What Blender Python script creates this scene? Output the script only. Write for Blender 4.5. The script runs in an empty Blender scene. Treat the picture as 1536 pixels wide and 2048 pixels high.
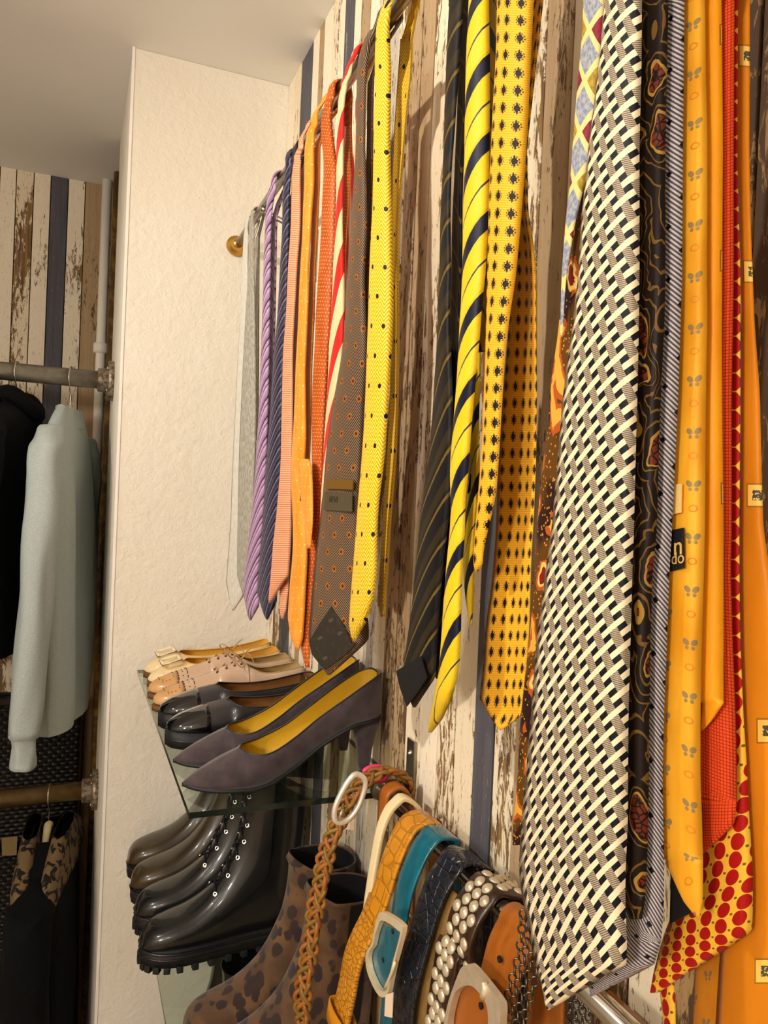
import bpy, bmesh, math, random
import numpy as np
from mathutils import Vector, Matrix, noise
random.seed(7)
scene = bpy.context.scene
COL = scene.collection
# ------------------------------------------------------------------ camera
F_PX, CX, CY = 1540.0, 768.0, 1024.0            # focal length in pixels of the 1536 x 2048 frame
CAM = np.array([0.0, 0.0, 1.56])
def nrm(v): return v / np.linalg.norm(v)
_dY = nrm(np.array([143 - CX, 980 - CY, F_PX]))  # vanishing point of the long wall
_h = nrm(np.array([1.0, .043, 0]))
_up = -nrm(np.cross(_dY, _h))
if _up[1] > 0: _up = -_up
_dX = nrm(np.cross(_dY, _up))
if _dX[0] < 0: _dX = -_dX
cam_d = bpy.data.cameras.new('camera')
cam_d.sensor_fit = 'VERTICAL'; cam_d.sensor_height = 36.0; cam_d.lens = F_PX / 2048 * 36
cam_d.clip_start = .02
cam = bpy.data.objects.new('camera', cam_d); COL.objects.link(cam)
_r = Vector((_dX[0], _dY[0], _up[0])); _u = -Vector((_dX[1], _dY[1], _up[1])); _b = -Vector((_dX[2], _dY[2], _up[2]))
cam.matrix_world = Matrix(((_r.x, _u.x, _b.x, CAM[0]), (_r.y, _u.y, _b.y, CAM[1]), (_r.z, _u.z, _b.z, CAM[2]), (0, 0, 0, 1)))
scene.camera = cam
def ray(px, py):
    d = np.array([px - CX, py - CY, F_PX]); return np.array([d @ _dX, d @ _dY, d @ _up])
def atX(px, py, X): r = ray(px, py); return CAM + r * X / r[0]
def atY(px, py, Y): r = ray(px, py); return CAM + r * Y / r[1]
def atZ(px, py, Z): r = ray(px, py); return CAM + r * (Z - CAM[2]) / r[2]
# ------------------------------------------------------------------ light and exposure
scene.view_settings.view_transform = 'Standard'; scene.view_settings.look = 'None'
scene.view_settings.gamma = 1.0; scene.view_settings.use_curve_mapping = False
scene.view_settings.exposure = 0.30
world = bpy.data.worlds.new('world'); scene.world = world; world.use_nodes = True
world.node_tree.nodes['Background'].inputs[0].default_value = (1, .86, .68, 1)
world.node_tree.nodes['Background'].inputs[1].default_value = .05
def light(name, kind, loc, energy, color, target=None, **kw):
    d = bpy.data.lights.new(name, kind); d.energy = energy; d.color = color
    for k, v in kw.items(): setattr(d, k, v)
    o = bpy.data.objects.new(name, d); COL.objects.link(o); o.location = loc
    if target is not None:
        o.rotation_euler = (Vector(target) - Vector(loc)).to_track_quat('-Z', 'Y').to_euler()
    return o
WARM = (1.0, .92, .79)
KEY = Vector((-.98, .78, 2.315)); KEY_AIM = Vector((.36, 1.02, 1.86))
light('key_spot', 'SPOT', KEY, 60, WARM, KEY_AIM, spot_size=math.radians(86), spot_blend=1.0, shadow_soft_size=.022)
FILL_GLOBE = Vector((-1.20, -.55, 1.84))                            # glowing globe added out of view for fill, built with the setting
light('ceiling_fill_light', 'AREA', (-.9, -1.2, 2.41), 7, (1.0, .86, .66), (-.9, -1.2, 0), shape='DISK', size=.16)  # fill light added behind the viewer, its fixture is never in view
# ------------------------------------------------------------------ shader expression helper
def lin(c):
    if isinstance(c, str):
        c = [int(c[i:i + 2], 16) / 255 for i in (0, 2, 4)]
    return tuple((x / 12.92 if x <= .04045 else ((x + .055) / 1.055) ** 2.4) for x in c[:3]) + (1.0,)
class E:
    def __init__(s, nt, sock): s.nt = nt; s.s = sock
    def op(s, o, *a):
        n = s.nt.nodes.new('ShaderNodeMath'); n.operation = o
        for i, x in enumerate((s,) + a):
            if isinstance(x, E): s.nt.links.new(x.s, n.inputs[i])
            else: n.inputs[i].default_value = x
        return E(s.nt, n.outputs[0])
    def __add__(s, b): return s.op('ADD', b)
    __radd__ = __add__
    def __sub__(s, b): return s.op('SUBTRACT', b)
    def __rsub__(s, b): return (s * -1) + b
    def __mul__(s, b): return s.op('MULTIPLY', b)
    __rmul__ = __mul__
    def __truediv__(s, b): return s.op('DIVIDE', b)
    def fr(s): return s.op('FRACT')
    def fl(s): return s.op('FLOOR')
    def ab(s): return s.op('ABSOLUTE')
    def sn(s): return s.op('SINE')
    def sq(s): return s.op('SQRT')
    def gt(s, b): return s.op('GREATER_THAN', b)
    def lt(s, b): return s.op('LESS_THAN', b)
    def mx(s, b): return s.op('MAXIMUM', b)
    def mn(s, b): return s.op('MINIMUM', b)
    def mod(s, b): return s.op('FLOORED_MODULO', b)
    def ss(s, a, b): # smoothstep
        n = s.nt.nodes.new('ShaderNodeMapRange'); n.interpolation_type = 'SMOOTHSTEP'
        s.nt.links.new(s.s, n.inputs[0]); n.inputs[1].default_value = a; n.inputs[2].default_value = b
        return E(s.nt, n.outputs[0])
class B:
    """builder handed to a pattern function"""
    def __init__(s, mat):
        s.mat = mat; s.nt = mat.node_tree; s.bump = None; s.rough = None; s.metal = None
    def uv(s):
        n = s.nt.nodes.new('ShaderNodeUVMap'); x = s.nt.nodes.new('ShaderNodeSeparateXYZ'); s.nt.links.new(n.outputs[0], x.inputs[0])
        return E(s.nt, x.outputs[0]), E(s.nt, x.outputs[1])
    def pos(s, obj=False):
        if obj: n = s.nt.nodes.new('ShaderNodeTexCoord'); o = n.outputs['Object']
        else: n = s.nt.nodes.new('ShaderNodeNewGeometry'); o = n.outputs['Position']
        x = s.nt.nodes.new('ShaderNodeSeparateXYZ'); s.nt.links.new(o, x.inputs[0])
        return [E(s.nt, x.outputs[i]) for i in range(3)]
    def vec(s, x, y, z=0.0):
        n = s.nt.nodes.new('ShaderNodeCombineXYZ')
        for i, a in enumerate((x, y, z)):
            if isinstance(a, E): s.nt.links.new(a.s, n.inputs[i])
            else: n.inputs[i].default_value = a
        return n.outputs[0]
    def noise(s, vec, scale=1.0, detail=3.0, rough=.55, dist=0.0):
        n = s.nt.nodes.new('ShaderNodeTexNoise'); s.nt.links.new(vec, n.inputs['Vector'])
        n.inputs['Scale'].default_value = scale; n.inputs['Detail'].default_value = detail
        n.inputs['Roughness'].default_value = rough; n.inputs['Distortion'].default_value = dist
        return E(s.nt, n.outputs[0])
    def voro(s, vec, scale=1.0, feature='F1', rnd=1.0, out=0):
        n = s.nt.nodes.new('ShaderNodeTexVoronoi'); n.feature = feature; s.nt.links.new(vec, n.inputs['Vector'])
        n.inputs['Scale'].default_value = scale; n.inputs['Randomness'].default_value = rnd
        return E(s.nt, n.outputs[out])
    def col(s, c):
        n = s.nt.nodes.new('ShaderNodeRGB'); n.outputs[0].default_value = lin(c); return E(s.nt, n.outputs[0])
    def mix(s, f, a, b):
        n = s.nt.nodes.new('ShaderNodeMix'); n.data_type = 'RGBA'
        if isinstance(f, E): s.nt.links.new(f.s, n.inputs[0])
        else: n.inputs[0].default_value = f
        for i, c in ((6, a), (7, b)):
            if isinstance(c, E): s.nt.links.new(c.s, n.inputs[i])
            else: n.inputs[i].default_value = lin(c)
        return E(s.nt, n.outputs[2])
def mat(name, fn=None, color=None, rough=.7, metal=0.0, spec=.5, coat=0.0, sheen=0.0, bump_d=.001, bump_s=.5, trans=0.0, ior=1.45, emit=None):
    m = bpy.data.materials.new(name); m.use_nodes = True
    nt = m.node_tree; p = nt.nodes['Principled BSDF']
    p.inputs['Roughness'].default_value = rough; p.inputs['Metallic'].default_value = metal
    p.inputs['Specular IOR Level'].default_value = spec; p.inputs['Coat Weight'].default_value = coat
    p.inputs['Coat Roughness'].default_value = .08
    p.inputs['Sheen Weight'].default_value = sheen; p.inputs['Transmission Weight'].default_value = trans; p.inputs['IOR'].default_value = ior
    if color: p.inputs['Base Color'].default_value = lin(color)
    if emit: p.inputs['Emission Color'].default_value = lin(emit[0]); p.inputs['Emission Strength'].default_value = emit[1]
    if fn:
        b = B(m); c = fn(b)
        if c is not None: nt.links.new(c.s, p.inputs['Base Color'])
        if b.bump is not None:
            n = nt.nodes.new('ShaderNodeBump'); n.inputs['Distance'].default_value = bump_d; n.inputs['Strength'].default_value = bump_s
            nt.links.new(b.bump.s, n.inputs['Height']); nt.links.new(n.outputs[0], p.inputs['Normal'])
        if b.rough is not None: nt.links.new(b.rough.s, p.inputs['Roughness'])
    return m
# ------------------------------------------------------------------ mesh helpers
def link(name, verts, faces, material, parent=None, uvs=None, smooth=True, recentre=True, base=False):
    """one mesh object; vertices are in world space (or in the parent's space when parent is an Empty moved later)"""
    V = [Vector(v) for v in verts]
    me = bpy.data.meshes.new(name)
    o = bpy.data.objects.new(name, me); COL.objects.link(o)
    off = Vector((0, 0, 0))
    if parent is not None: off = Vector(parent.get('_o', (0, 0, 0))); o['_o'] = tuple(off)
    elif recentre:
        lo = Vector([min(v[i] for v in V) for i in range(3)]); hi = Vector([max(v[i] for v in V) for i in range(3)])
        off = (lo + hi) / 2
        if base: off.z = lo.z
        o.location = off; o['_o'] = tuple(off)
    me.from_pydata([v - off for v in V], [], faces)
    if uvs is not None:
        l = me.uv_layers.new(name='UVMap')
        for p in me.polygons:
            for li, vi in zip(p.loop_indices, p.vertices): l.data[li].uv = uvs[vi]
    if smooth: me.polygons.foreach_set('use_smooth', [True] * len(me.polygons))
    mats = material if isinstance(material, (list, tuple)) else [material]
    for m in mats: me.materials.append(m)
    if parent is not None: o.parent = parent
    me.update()
    bm = bmesh.new(); bm.from_mesh(me); bmesh.ops.recalc_face_normals(bm, faces=bm.faces); bm.to_mesh(me); bm.free()
    return o
def empty(name, loc, rz=0.0, label=None, cat=None, group=None):
    o = bpy.data.objects.new(name, None); COL.objects.link(o); o.location = loc; o.rotation_euler = (0, 0, rz)
    o.empty_display_size = .03
    tag(o, label, cat, group); return o
def tag(o, label=None, cat=None, group=None, kind=None):
    for k, v in (('label', label), ('category', cat), ('group', group), ('kind', kind)):
        if v: o[k] = v
    return o
class MB:
    """collects geometry of one part"""
    def __init__(s): s.v = []; s.f = []
    def add(s, v, f):
        n = len(s.v); s.v += [tuple(x) for x in v]; s.f += [tuple(i + n for i in q) for q in f]; return s
    def box(s, lo, hi, bev=0.0, M=None):
        bm = bmesh.new(); bmesh.ops.create_cube(bm, size=1)
        c = [(a + b) / 2 for a, b in zip(lo, hi)]; d = [b - a for a, b in zip(lo, hi)]
        for v in bm.verts: v.co = Vector([v.co[i] * d[i] + c[i] for i in range(3)])
        if bev: bmesh.ops.bevel(bm, geom=bm.edges[:], offset=bev, segments=2, affect='EDGES', profile=.5)
        if M: bm.transform(M)
        return s._bm(bm)
    def _bm(s, bm):
        bm.verts.index_update(); s.add([v.co for v in bm.verts], [[v.index for v in f.verts] for f in bm.faces]); bm.free(); return s
    def cyl(s, p, q, r, n=16, r2=None, cap=True):
        p, q = Vector(p), Vector(q); r2 = r if r2 is None else r2
        z = (q - p).normalized(); x = z.orthogonal().normalized(); y = z.cross(x)
        v = []
        for c, rr in ((p, r), (q, r2)):
            v += [c + (x * math.cos(2 * math.pi * i / n) + y * math.sin(2 * math.pi * i / n)) * rr for i in range(n)]
        f = [(i, (i + 1) % n, n + (i + 1) % n, n + i) for i in range(n)]
        if cap: f += [tuple(range(n - 1, -1, -1)), tuple(range(n, 2 * n))]
        return s.add(v, f)
    def lathe(s, prof, M=Matrix(), n=24):
        v = []; f = []
        for (r, z) in prof: v += [M @ Vector((r * math.cos(2 * math.pi * i / n), r * math.sin(2 * math.pi * i / n), z)) for i in range(n)]
        for k in range(len(prof) - 1):
            for i in range(n): f.append((k * n + i, k * n + (i + 1) % n, (k + 1) * n + (i + 1) % n, (k + 1) * n + i))
        f.append(tuple(range(n - 1, -1, -1))); f.append(tuple(range((len(prof) - 1) * n, len(prof) * n)))
        return s.add(v, f)
    def tube(s, pts, r, n=8, closed=False, sy=1.0):
        pts = [Vector(p) for p in pts]; N = len(pts); v = []; f = []
        rad = r if isinstance(r, (list, tuple)) else [r] * N
        ref = None
        for i in range(N):
            a = pts[(i - 1) % N] if (closed or i > 0) else pts[0]; b = pts[(i + 1) % N] if (closed or i < N - 1) else pts[-1]
            t = (b - a).normalized()
            if ref is None: ref = t.orthogonal().normalized()
            ref = (ref - t * ref.dot(t)).normalized(); w = t.cross(ref)
            v += [pts[i] + (ref * math.cos(2 * math.pi * k / n) + w * math.sin(2 * math.pi * k / n) * sy) * rad[i] for k in range(n)]
        for i in range(N if closed else N - 1):
            j = (i + 1) % N
            for k in range(n): f.append((i * n + k, i * n + (k + 1) % n, j * n + (k + 1) % n, j * n + k))
        if not closed: f += [tuple(range(n - 1, -1, -1)), tuple(range((N - 1) * n, N * n))]
        return s.add(v, f)
    def prism(s, poly, d):
        """flat polygon (3-D points) given thickness along vector d"""
        n = len(poly); p = [Vector(a) for a in poly]; d = Vector(d)
        s.add(p + [a + d for a in p], [tuple(range(n - 1, -1, -1)), tuple(range(n, 2 * n))] + [(i, (i + 1) % n, n + (i + 1) % n, n + i) for i in range(n)])
        return s
    def build(s, name, material, parent=None, **k): return link(name, s.v, s.f, material, parent, **k)
def smooth_pts(pts, n, closed=False):
    """Catmull-Rom resample"""
    P = [np.array(p, float) for p in pts]; out = []; N = len(P)
    for i in range(N if closed else N - 1):
        p0 = P[(i - 1) % N] if closed or i > 0 else 2 * P[0] - P[1]; p1 = P[i]; p2 = P[(i + 1) % N]
        p3 = P[(i + 2) % N] if closed or i < N - 2 else 2 * P[-1] - P[-2]
        for k in range(n):
            t = k / n
            out.append(.5 * ((2 * p1) + (-p0 + p2) * t + (2 * p0 - 5 * p1 + 4 * p2 - p3) * t * t + (-p0 + 3 * p1 - 3 * p2 + p3) * t ** 3))
    if not closed: out.append(P[-1])
    return out
# ------------------------------------------------------------------ materials of the setting
def plaster_fn(c1, c2):
    def f(b):
        x, y, z = b.pos()
        n1 = b.noise(b.vec(x, y, z), 55, 4, .6); n2 = b.noise(b.vec(x, y, z), 3, 2)
        b.bump = n1 + b.noise(b.vec(x, y, z), 180, 2) * .35
        return b.mix(n2.ss(.3, .75), c1, c2)
    return f
M_PLASTER = mat('cream_plaster', plaster_fn('F0E9DC', 'E9E0CF'), rough=.85, bump_d=.0045, bump_s=.6)
M_CEIL = mat('ceiling_paint', plaster_fn('F6F4F0', 'F1EEE9'), rough=.9, bump_d=.001, bump_s=.2)
M_TRIM = mat('white_corner_trim', color='F4EFE6', rough=.5)
def plank_fn(base, base2, under, amount, grain=.35, seed=0.0):
    def f(b):
        x, y, z = b.pos()
        a = x + y * 1.0 + seed
        g = b.noise(b.vec(a * 160, z * 5, x * 20), 1, 4, .65)
        g2 = b.noise(b.vec(a * 600, z * 14, 0), 1, 2)
        big = b.noise(b.vec(a * 14, z * 2.6, seed), 1, 3, .6)
        chip = b.noise(b.vec(a * 130, z * 30, seed * 2), 1, 5, .75, .6)
        m = (chip + (big - .5) * .9).ss(.66 - amount, .72 - amount)
        fl = b.noise(b.vec(a * 300, z * 55, 0), 1, 3, .7).ss(.60, .68)
        m = m.mx(fl * .5)
        c = b.mix(g * grain * 1.6, base, base2)
        u = b.mix((g + g2 * .4).ss(.45, .95), under, '4A3420')
        b.bump = m * -1.0 + g * .3
        return b.mix(m, c, u)
    return f
PL = {
    'c': mat('cream_painted_wood', plank_fn('EFE3CC', 'DCCBAE', 'A98455', .05), rough=.75, bump_d=.0012),
    'k': mat('flaking_cream_wood', plank_fn('EBDDC2', 'CDB791', '9A7546', .14, seed=3.7), rough=.75, bump_d=.0012),
    'd': mat('slate_painted_wood', plank_fn('66646A', '45434A', 'B8AB92', -.06, .9, 7.1), rough=.75, bump_d=.001),
    't': mat('bare_tan_wood', plank_fn('C0A583', 'A08560', '6E5030', .09, .9, 11.3), rough=.75, bump_d=.001),
    'b': mat('worn_brown_wood', plank_fn('B9996B', '8E6E45', '523A20', .2, .9, 15.9), rough=.75, bump_d=.0012),
    'g': mat('greyed_wood', plank_fn('CDC3B2', 'AFA391', '7E6A50', .07, .9, 19.0), rough=.75, bump_d=.001),
}
M_JOINT = mat('dark_joint', color='2A1E14', rough=.95)
M_STEEL = mat('brushed_steel', lambda b: b.mix(b.noise(b.vec(*b.pos()), 90, 3), 'C9C2B4', '9C958A'), rough=.28, metal=1.0)
M_CHROME = mat('chrome', color='DAD6CE', rough=.14, metal=1.0)
M_PIPE = mat('galvanised_pipe', lambda b: b.mix(b.noise(b.vec(*b.pos()), 60, 4), 'B4AFA2', '7F7A6E'), rough=.42, metal=.85)
M_RUST = mat('rusty_flange', lambda b: b.mix(b.noise(b.vec(*b.pos()), 110, 4).ss(.4, .62), 'A39C90', '7A5A3C'), rough=.5, metal=.7)
M_BRASS = mat('brass', color='C79A4B', rough=.25, metal=1.0)
M_WHITE = mat('white_paint', color='EFE8DA', rough=.45)
M_BROWNP = mat('old_brown_pipe', lambda b: b.mix(b.noise(b.vec(*b.pos()), 40, 4).ss(.4, .7), '5B4320', '8F6F33'), rough=.5, metal=.3)
M_DARK = mat('recess_shade_and_clip_black', color='17120D', rough=.95)
M_FLOOR = mat('light_floor', lambda b: b.mix(b.noise(b.vec(*b.pos()), 7, 3), 'BCA484', 'AC9474'), rough=.6)
WX, EY, BY, CZ, PX = .40, 1.62, 2.38, 2.44, .082          # right wall, partition face, alcove back wall, ceiling, partition side
# ------------------------------------------------------------------ setting
def st(o, label=None, cat=None): tag(o, label, cat, None, 'structure'); return o
st(MB().box((-2.3, -2.1, -.08), (.5, 2.5, 0)).build('floor', M_FLOOR, smooth=False), 'light wood-coloured floor of the shop, mostly below the picture', 'floor')
st(MB().box((-2.3, -2.1, CZ), (.5, 2.5, CZ + .08)).build('ceiling', M_CEIL, smooth=False), 'pale off-white painted ceiling above the alcove and tie rail', 'ceiling')
st(MB().box((-2.4, -2.1, 0), (-2.3, 2.5, CZ)).build('wall_left', M_PLASTER, smooth=False), 'cream plaster wall on the far side of the shop', 'wall')
st(MB().box((-2.3, -2.2, 0), (.5, -2.1, CZ)).build('wall_rear', M_PLASTER, smooth=False), 'cream plaster wall behind the viewer', 'wall')
wr = st(MB().box((WX + .004, -2.1, 0), (.5, 2.5, CZ)).build('wall_right', M_JOINT, smooth=False), 'wall of narrow vertical weathered wood planks behind the ties', 'wall')
wb = st(MB().box((-2.3, BY + .004, 0), (WX + .004, 2.5, CZ)).build('wall_back', M_JOINT, smooth=False), 'wall of vertical weathered planks at the back of the alcove', 'wall')
part = st(MB().box((PX, EY, 0), (WX + .004, 2.06, CZ), .002).build('wall_partition', M_PLASTER, smooth=False), 'cream textured plaster partition between alcove and tie wall', 'wall')
MB().box((PX - .0015, EY - .0015, 0), (PX + .004, EY + .004, CZ)).build('trim_corner', M_TRIM, part, smooth=False)
# planks: each its own piece; meshes shared between planks of one width
plank_mesh = {}
def plank(wall, c, axis, a0, a1, m, z0=0.0, z1=CZ):
    w = round(abs(a1 - a0), 4); key = (axis, w, m)
    o = None
    if key not in plank_mesh:
        d = (.006, w - .0022, z1 - z0) if axis == 'y' else (w - .0022, .006, z1 - z0)
        mb = MB().box([-x / 2 for x in d], [x / 2 for x in d], .0011)
        o = link('plank', mb.v, mb.f, PL[m], smooth=False, recentre=False); plank_mesh[key] = o.data
    else:
        o = bpy.data.objects.new('plank', plank_mesh[key]); COL.objects.link(o)
    mid = (a0 + a1) / 2; dz = random.uniform(-.0007, .0007)
    P = Vector((WX + .002 + dz, mid, (z0 + z1) / 2)) if axis == 'y' else Vector((mid, BY + .002 + dz, (z0 + z1) / 2))
    o.parent = wall; o.location = P - Vector(wall.location)
W = .0415
bounds = [1.62, 1.57, 1.522, 1.44, 1.40, 1.369, 1.32, 1.283, 1.249, 1.20, 1.166, 1.122, 1.08, 1.04, 1.0, .96, .92, .881, .835, .79, .749, .705, .665, .626, .582]
cols = 'ckdctckcdctckgkttkckkdkt'
for i in range(len(bounds) - 1): plank(wr, None, 'y', bounds[i + 1], bounds[i], cols[i])
y = .582
extra = 'cgtkbbktbkcbtkdbckt'
for i, ch in enumerate(extra): plank(wr, None, 'y', y - .0415, y, ch); y -= .0415
# back wall of the alcove
cb = 'tcdckcgckdcktckc'
edges_px = [(209, 360), (172, 355), (138, 350), (103, 345), (69, 340), (34, 335), (1, 330), (-34, 325)]
bx = [atY(px, py, BY)[0] for px, py in edges_px]
for i in range(len(bx) - 1): plank(wb, None, 'x', bx[i + 1], bx[i], cb[i])
x = bx[-1]
for i in range(9): plank(wb, None, 'x', x - .05, x, cb[(i + 3) % 16]); x -= .05
plank(wb, None, 'x', bx[0], bx[0] + .05, 'k')
# unseen lamps: ceiling disc and globe are added fill, the spotlight is the key
M_FILL_LAMP = mat('fill_lamp_glow', color='FFF4DC', emit=('FFE9C4', 6))
e = empty('fill_ceiling_lamp', (-.9, -1.2, CZ - .028), 0, 'round recessed ceiling lamp behind the viewer', 'lamp')
link('fill_lamp_ring', *(lambda m: (m.v, m.f))(MB().lathe([(.085, .0), (.1, .0), (.1, .028), (.085, .028)], n=28)), M_WHITE, e, recentre=False)
link('fill_lamp_disc', *(lambda m: (m.v, m.f))(MB().lathe([(.084, .024), (.084, .027)], n=28)), M_FILL_LAMP, e, recentre=False)
e = empty('fill_globe', FILL_GLOBE, 0, 'frosted glass globe lamp hanging left of the viewer', 'lamp')
link('fill_globe_shade', *(lambda m: (m.v, m.f))(MB().lathe([(.1 * math.sin(a), -.1 * math.cos(a)) for a in [math.pi * k / 16 for k in range(1, 16)]], n=24)), mat('fill_globe_glow', color='FFF4DC', emit=('FFF8F0', 130)), e, recentre=False)
link('lamp_stem', *(lambda m: (m.v, m.f))(MB().lathe([(.035, .095), (.035, .12), (.006, .125), (.006, CZ - FILL_GLOBE.z)], n=24)), M_WHITE, e, recentre=False)
e = empty('track_spotlight', KEY, 0, 'small white spotlight under the ceiling left of the picture', 'lamp')
dr = (KEY_AIM - KEY).normalized(); Q = dr.to_track_quat('Z', 'Y').to_matrix().to_4x4()
m = MB().lathe([(.03, -.12), (.048, -.11), (.05, -.02), (.046, -.02), (.044, -.1)], Q, 24); link('lamp_housing', m.v, m.f, M_WHITE, e, recentre=False)
m = MB().cyl(-dr * .1, Vector((-dr.x * .1, -dr.y * .1, CZ - KEY.z)), .008); link('lamp_stem', m.v, m.f, M_WHITE, e, recentre=False)
# ------------------------------------------------------------------ tie rail
RX, RZ, RR = .30, 2.0825, .0072
rail = empty('tie_rail', (RX, EY, RZ), 0, 'long slim steel rail along the plank wall carrying the neckties', 'rail')
rail['_o'] = (RX, EY, RZ)
MB().cyl((RX, .10, RZ), (RX, EY - .003, RZ), RR, 20).build('rail_tube', M_STEEL, rail)
MB().lathe([(.0, 0), (.017, .0), (.021, .003), (.021, .006), (.013, .010), (.011, .022), (.009, .026)], Matrix.Translation((RX, EY, RZ)) @ Matrix.Rotation(math.pi / 2, 4, 'X'), 28).build('end_flange', M_BRASS, rail)
for yb in (atX(633, 440, WX - .003)[1], .19):
    mb = MB().box((WX - .006, yb - .012, RZ - .125), (WX - .001, yb + .012, RZ - .03), .0015)
    br = mb.build('wall_bracket', M_STEEL, rail)
    MB().cyl((WX - .003, yb, RZ - .045), (RX, yb, RZ - .012), .005, 12).cyl((RX, yb, RZ - .014), (RX, yb, RZ - .004), .007, 12).build('bracket_arm', M_STEEL, br)
    for zz in (.06, .11): MB().lathe([(.0045, 0), (.0045, .001), (.003, .0025), (.0, .003)], Matrix.Translation((WX - .006, yb, RZ - zz)) @ Matrix.Rotation(-math.pi / 2, 4, 'Y'), 12).build('screw', M_CHROME, br)
# ------------------------------------------------------------------ ties
ARC_R = RR + .0032
def track(st_, Xs, w, froz=None, anchor=None, theta=None, step=9.0):
    """pixel stations (y, xL, xR) -> list of (L, R, centre, width dir, normal) in world space.
    The hanging line X = Xs fixes the distance; w = (top, bottom) real widths give the twist."""
    st_ = sorted(st_); ys = np.array([s[0] for s in st_], float); xl = np.array([s[1] for s in st_], float); xr = np.array([s[2] for s in st_], float)
    n = max(6, int((ys[-1] - ys[0]) / step)); yy = np.unique(np.concatenate([np.linspace(ys[0], ys[-1], n), [froz] if froz else []]))
    def sm(v):
        a = np.interp(yy, ys, v); b = a.copy()
        lim = froz if froz else 1e9
        for i in range(1, len(a) - 1):
            if yy[i] < lim - 25: b[i] = np.mean(a[max(0, i - 3):i + 4]) if 3 <= i < len(a) - 3 else a[i]
        return b
    XL, XR = sm(xl), sm(xr)
    X = lambda y: Xs if np.isscalar(Xs) else np.interp(y, [ys[0], ys[-1]], Xs)
    T = []; Cn = []
    for y, a, b_ in zip(yy, XL, XR):
        t = (y - ys[0]) / (ys[-1] - ys[0]); ww = w[0] + (w[1] - w[0]) * t
        c = atX((a + b_) / 2, y, X(y)) if anchor != 'R' else atX(b_, y, X(y))
        if theta is not None: th = theta
        else:
            ra, rb = ray(a, y), ray(b_, y); pa, pb = math.atan2(ra[0], ra[1]), math.atan2(rb[0], rb[1]); phi = (pa + pb) / 2
            pr = math.hypot(c[0], c[1]) * (pb - pa); th = math.pi / 2 - phi - math.acos(max(0, min(1, pr / ww)))
            th = max(-.25, min(1.45, th))
        T.append(th); Cn.append(c)
    T = np.array(T); Ts = T.copy()
    lim = froz if froz else 1e9
    kf = max(i for i in range(len(yy)) if yy[i] <= lim)
    for i in range(kf + 1): Ts[i] = np.mean(T[max(0, i - 6):min(kf, i + 6) + 1])
    out = []
    for i, y in enumerate(yy):
        j = min(i, kf); th = Ts[j]; c = Cn[j]
        d = np.array([math.sin(th), -math.cos(th)]); pts = []
        for px in (XL[i], XR[i]):
            r = ray(px, y); M_ = np.array([[r[0], -d[0]], [r[1], -d[1]]])
            try: k = np.linalg.solve(M_, c[:2])
            except Exception: k = [1, 0]
            k1 = max(-.075, min(.075, k[1]))
            hz = math.hypot(r[0], r[1]); P2 = c[:2] + d * k1
            z = CAM[2] + r[2] * (math.hypot(*P2) / hz)
            pts.append(np.array([P2[0], P2[1], z]))
        if anchor == 'R':
            t = (y - ys[0]) / (ys[-1] - ys[0]); ww = w[0] + (w[1] - w[0]) * t
            if i <= kf: pts[0] = pts[1] - np.array([d[0], d[1], 0]) * ww
        out.append((pts[0], pts[1], np.array([c[0], c[1], pts[0][2]]), np.array([d[0], d[1], 0]), np.array([-math.cos(th), -math.sin(th), 0])))
    return out
def skin(secs, th=.0042, cup=.004, nseg=8):
    """sections (L, R, centre, dir, normal, v) -> closed soft ribbon with metric UVs"""
    V, UV, F = [], [], []; m = nseg * 2
    for (L, R, c, d, n, v) in secs:
        L, R, c, d, n = [np.array(a, float) for a in (L, R, c, d, n)]
        wid = np.linalg.norm(R - L)
        cu = cup * min(1, wid / .05); tt = th * min(1, wid / .018)
        ring = []
        for k in range(nseg + 1):
            s = k / nseg; q = 2 * s - 1; P = L + (R - L) * s; pf = math.sqrt(max(0, 1 - q ** 4))
            base = P + n * cu * (1 - q * q)
            ring.append((base + n * tt / 2 * pf, base - n * tt / 2 * pf, float((P - c) @ d)))
        for k in range(nseg + 1): V.append(ring[k][0]); UV.append((ring[k][2], v))
        for k in range(nseg - 1, 0, -1): V.append(ring[k][1]); UV.append((ring[k][2], v))
    for i in range(len(secs) - 1):
        for k in range(m): F.append((i * m + k, i * m + (k + 1) % m, (i + 1) * m + (k + 1) % m, (i + 1) * m + k))
    F.append(tuple(range(m))); F.append(tuple(range((len(secs) - 1) * m, len(secs) * m))[::-1])
    return V, F, UV
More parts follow.
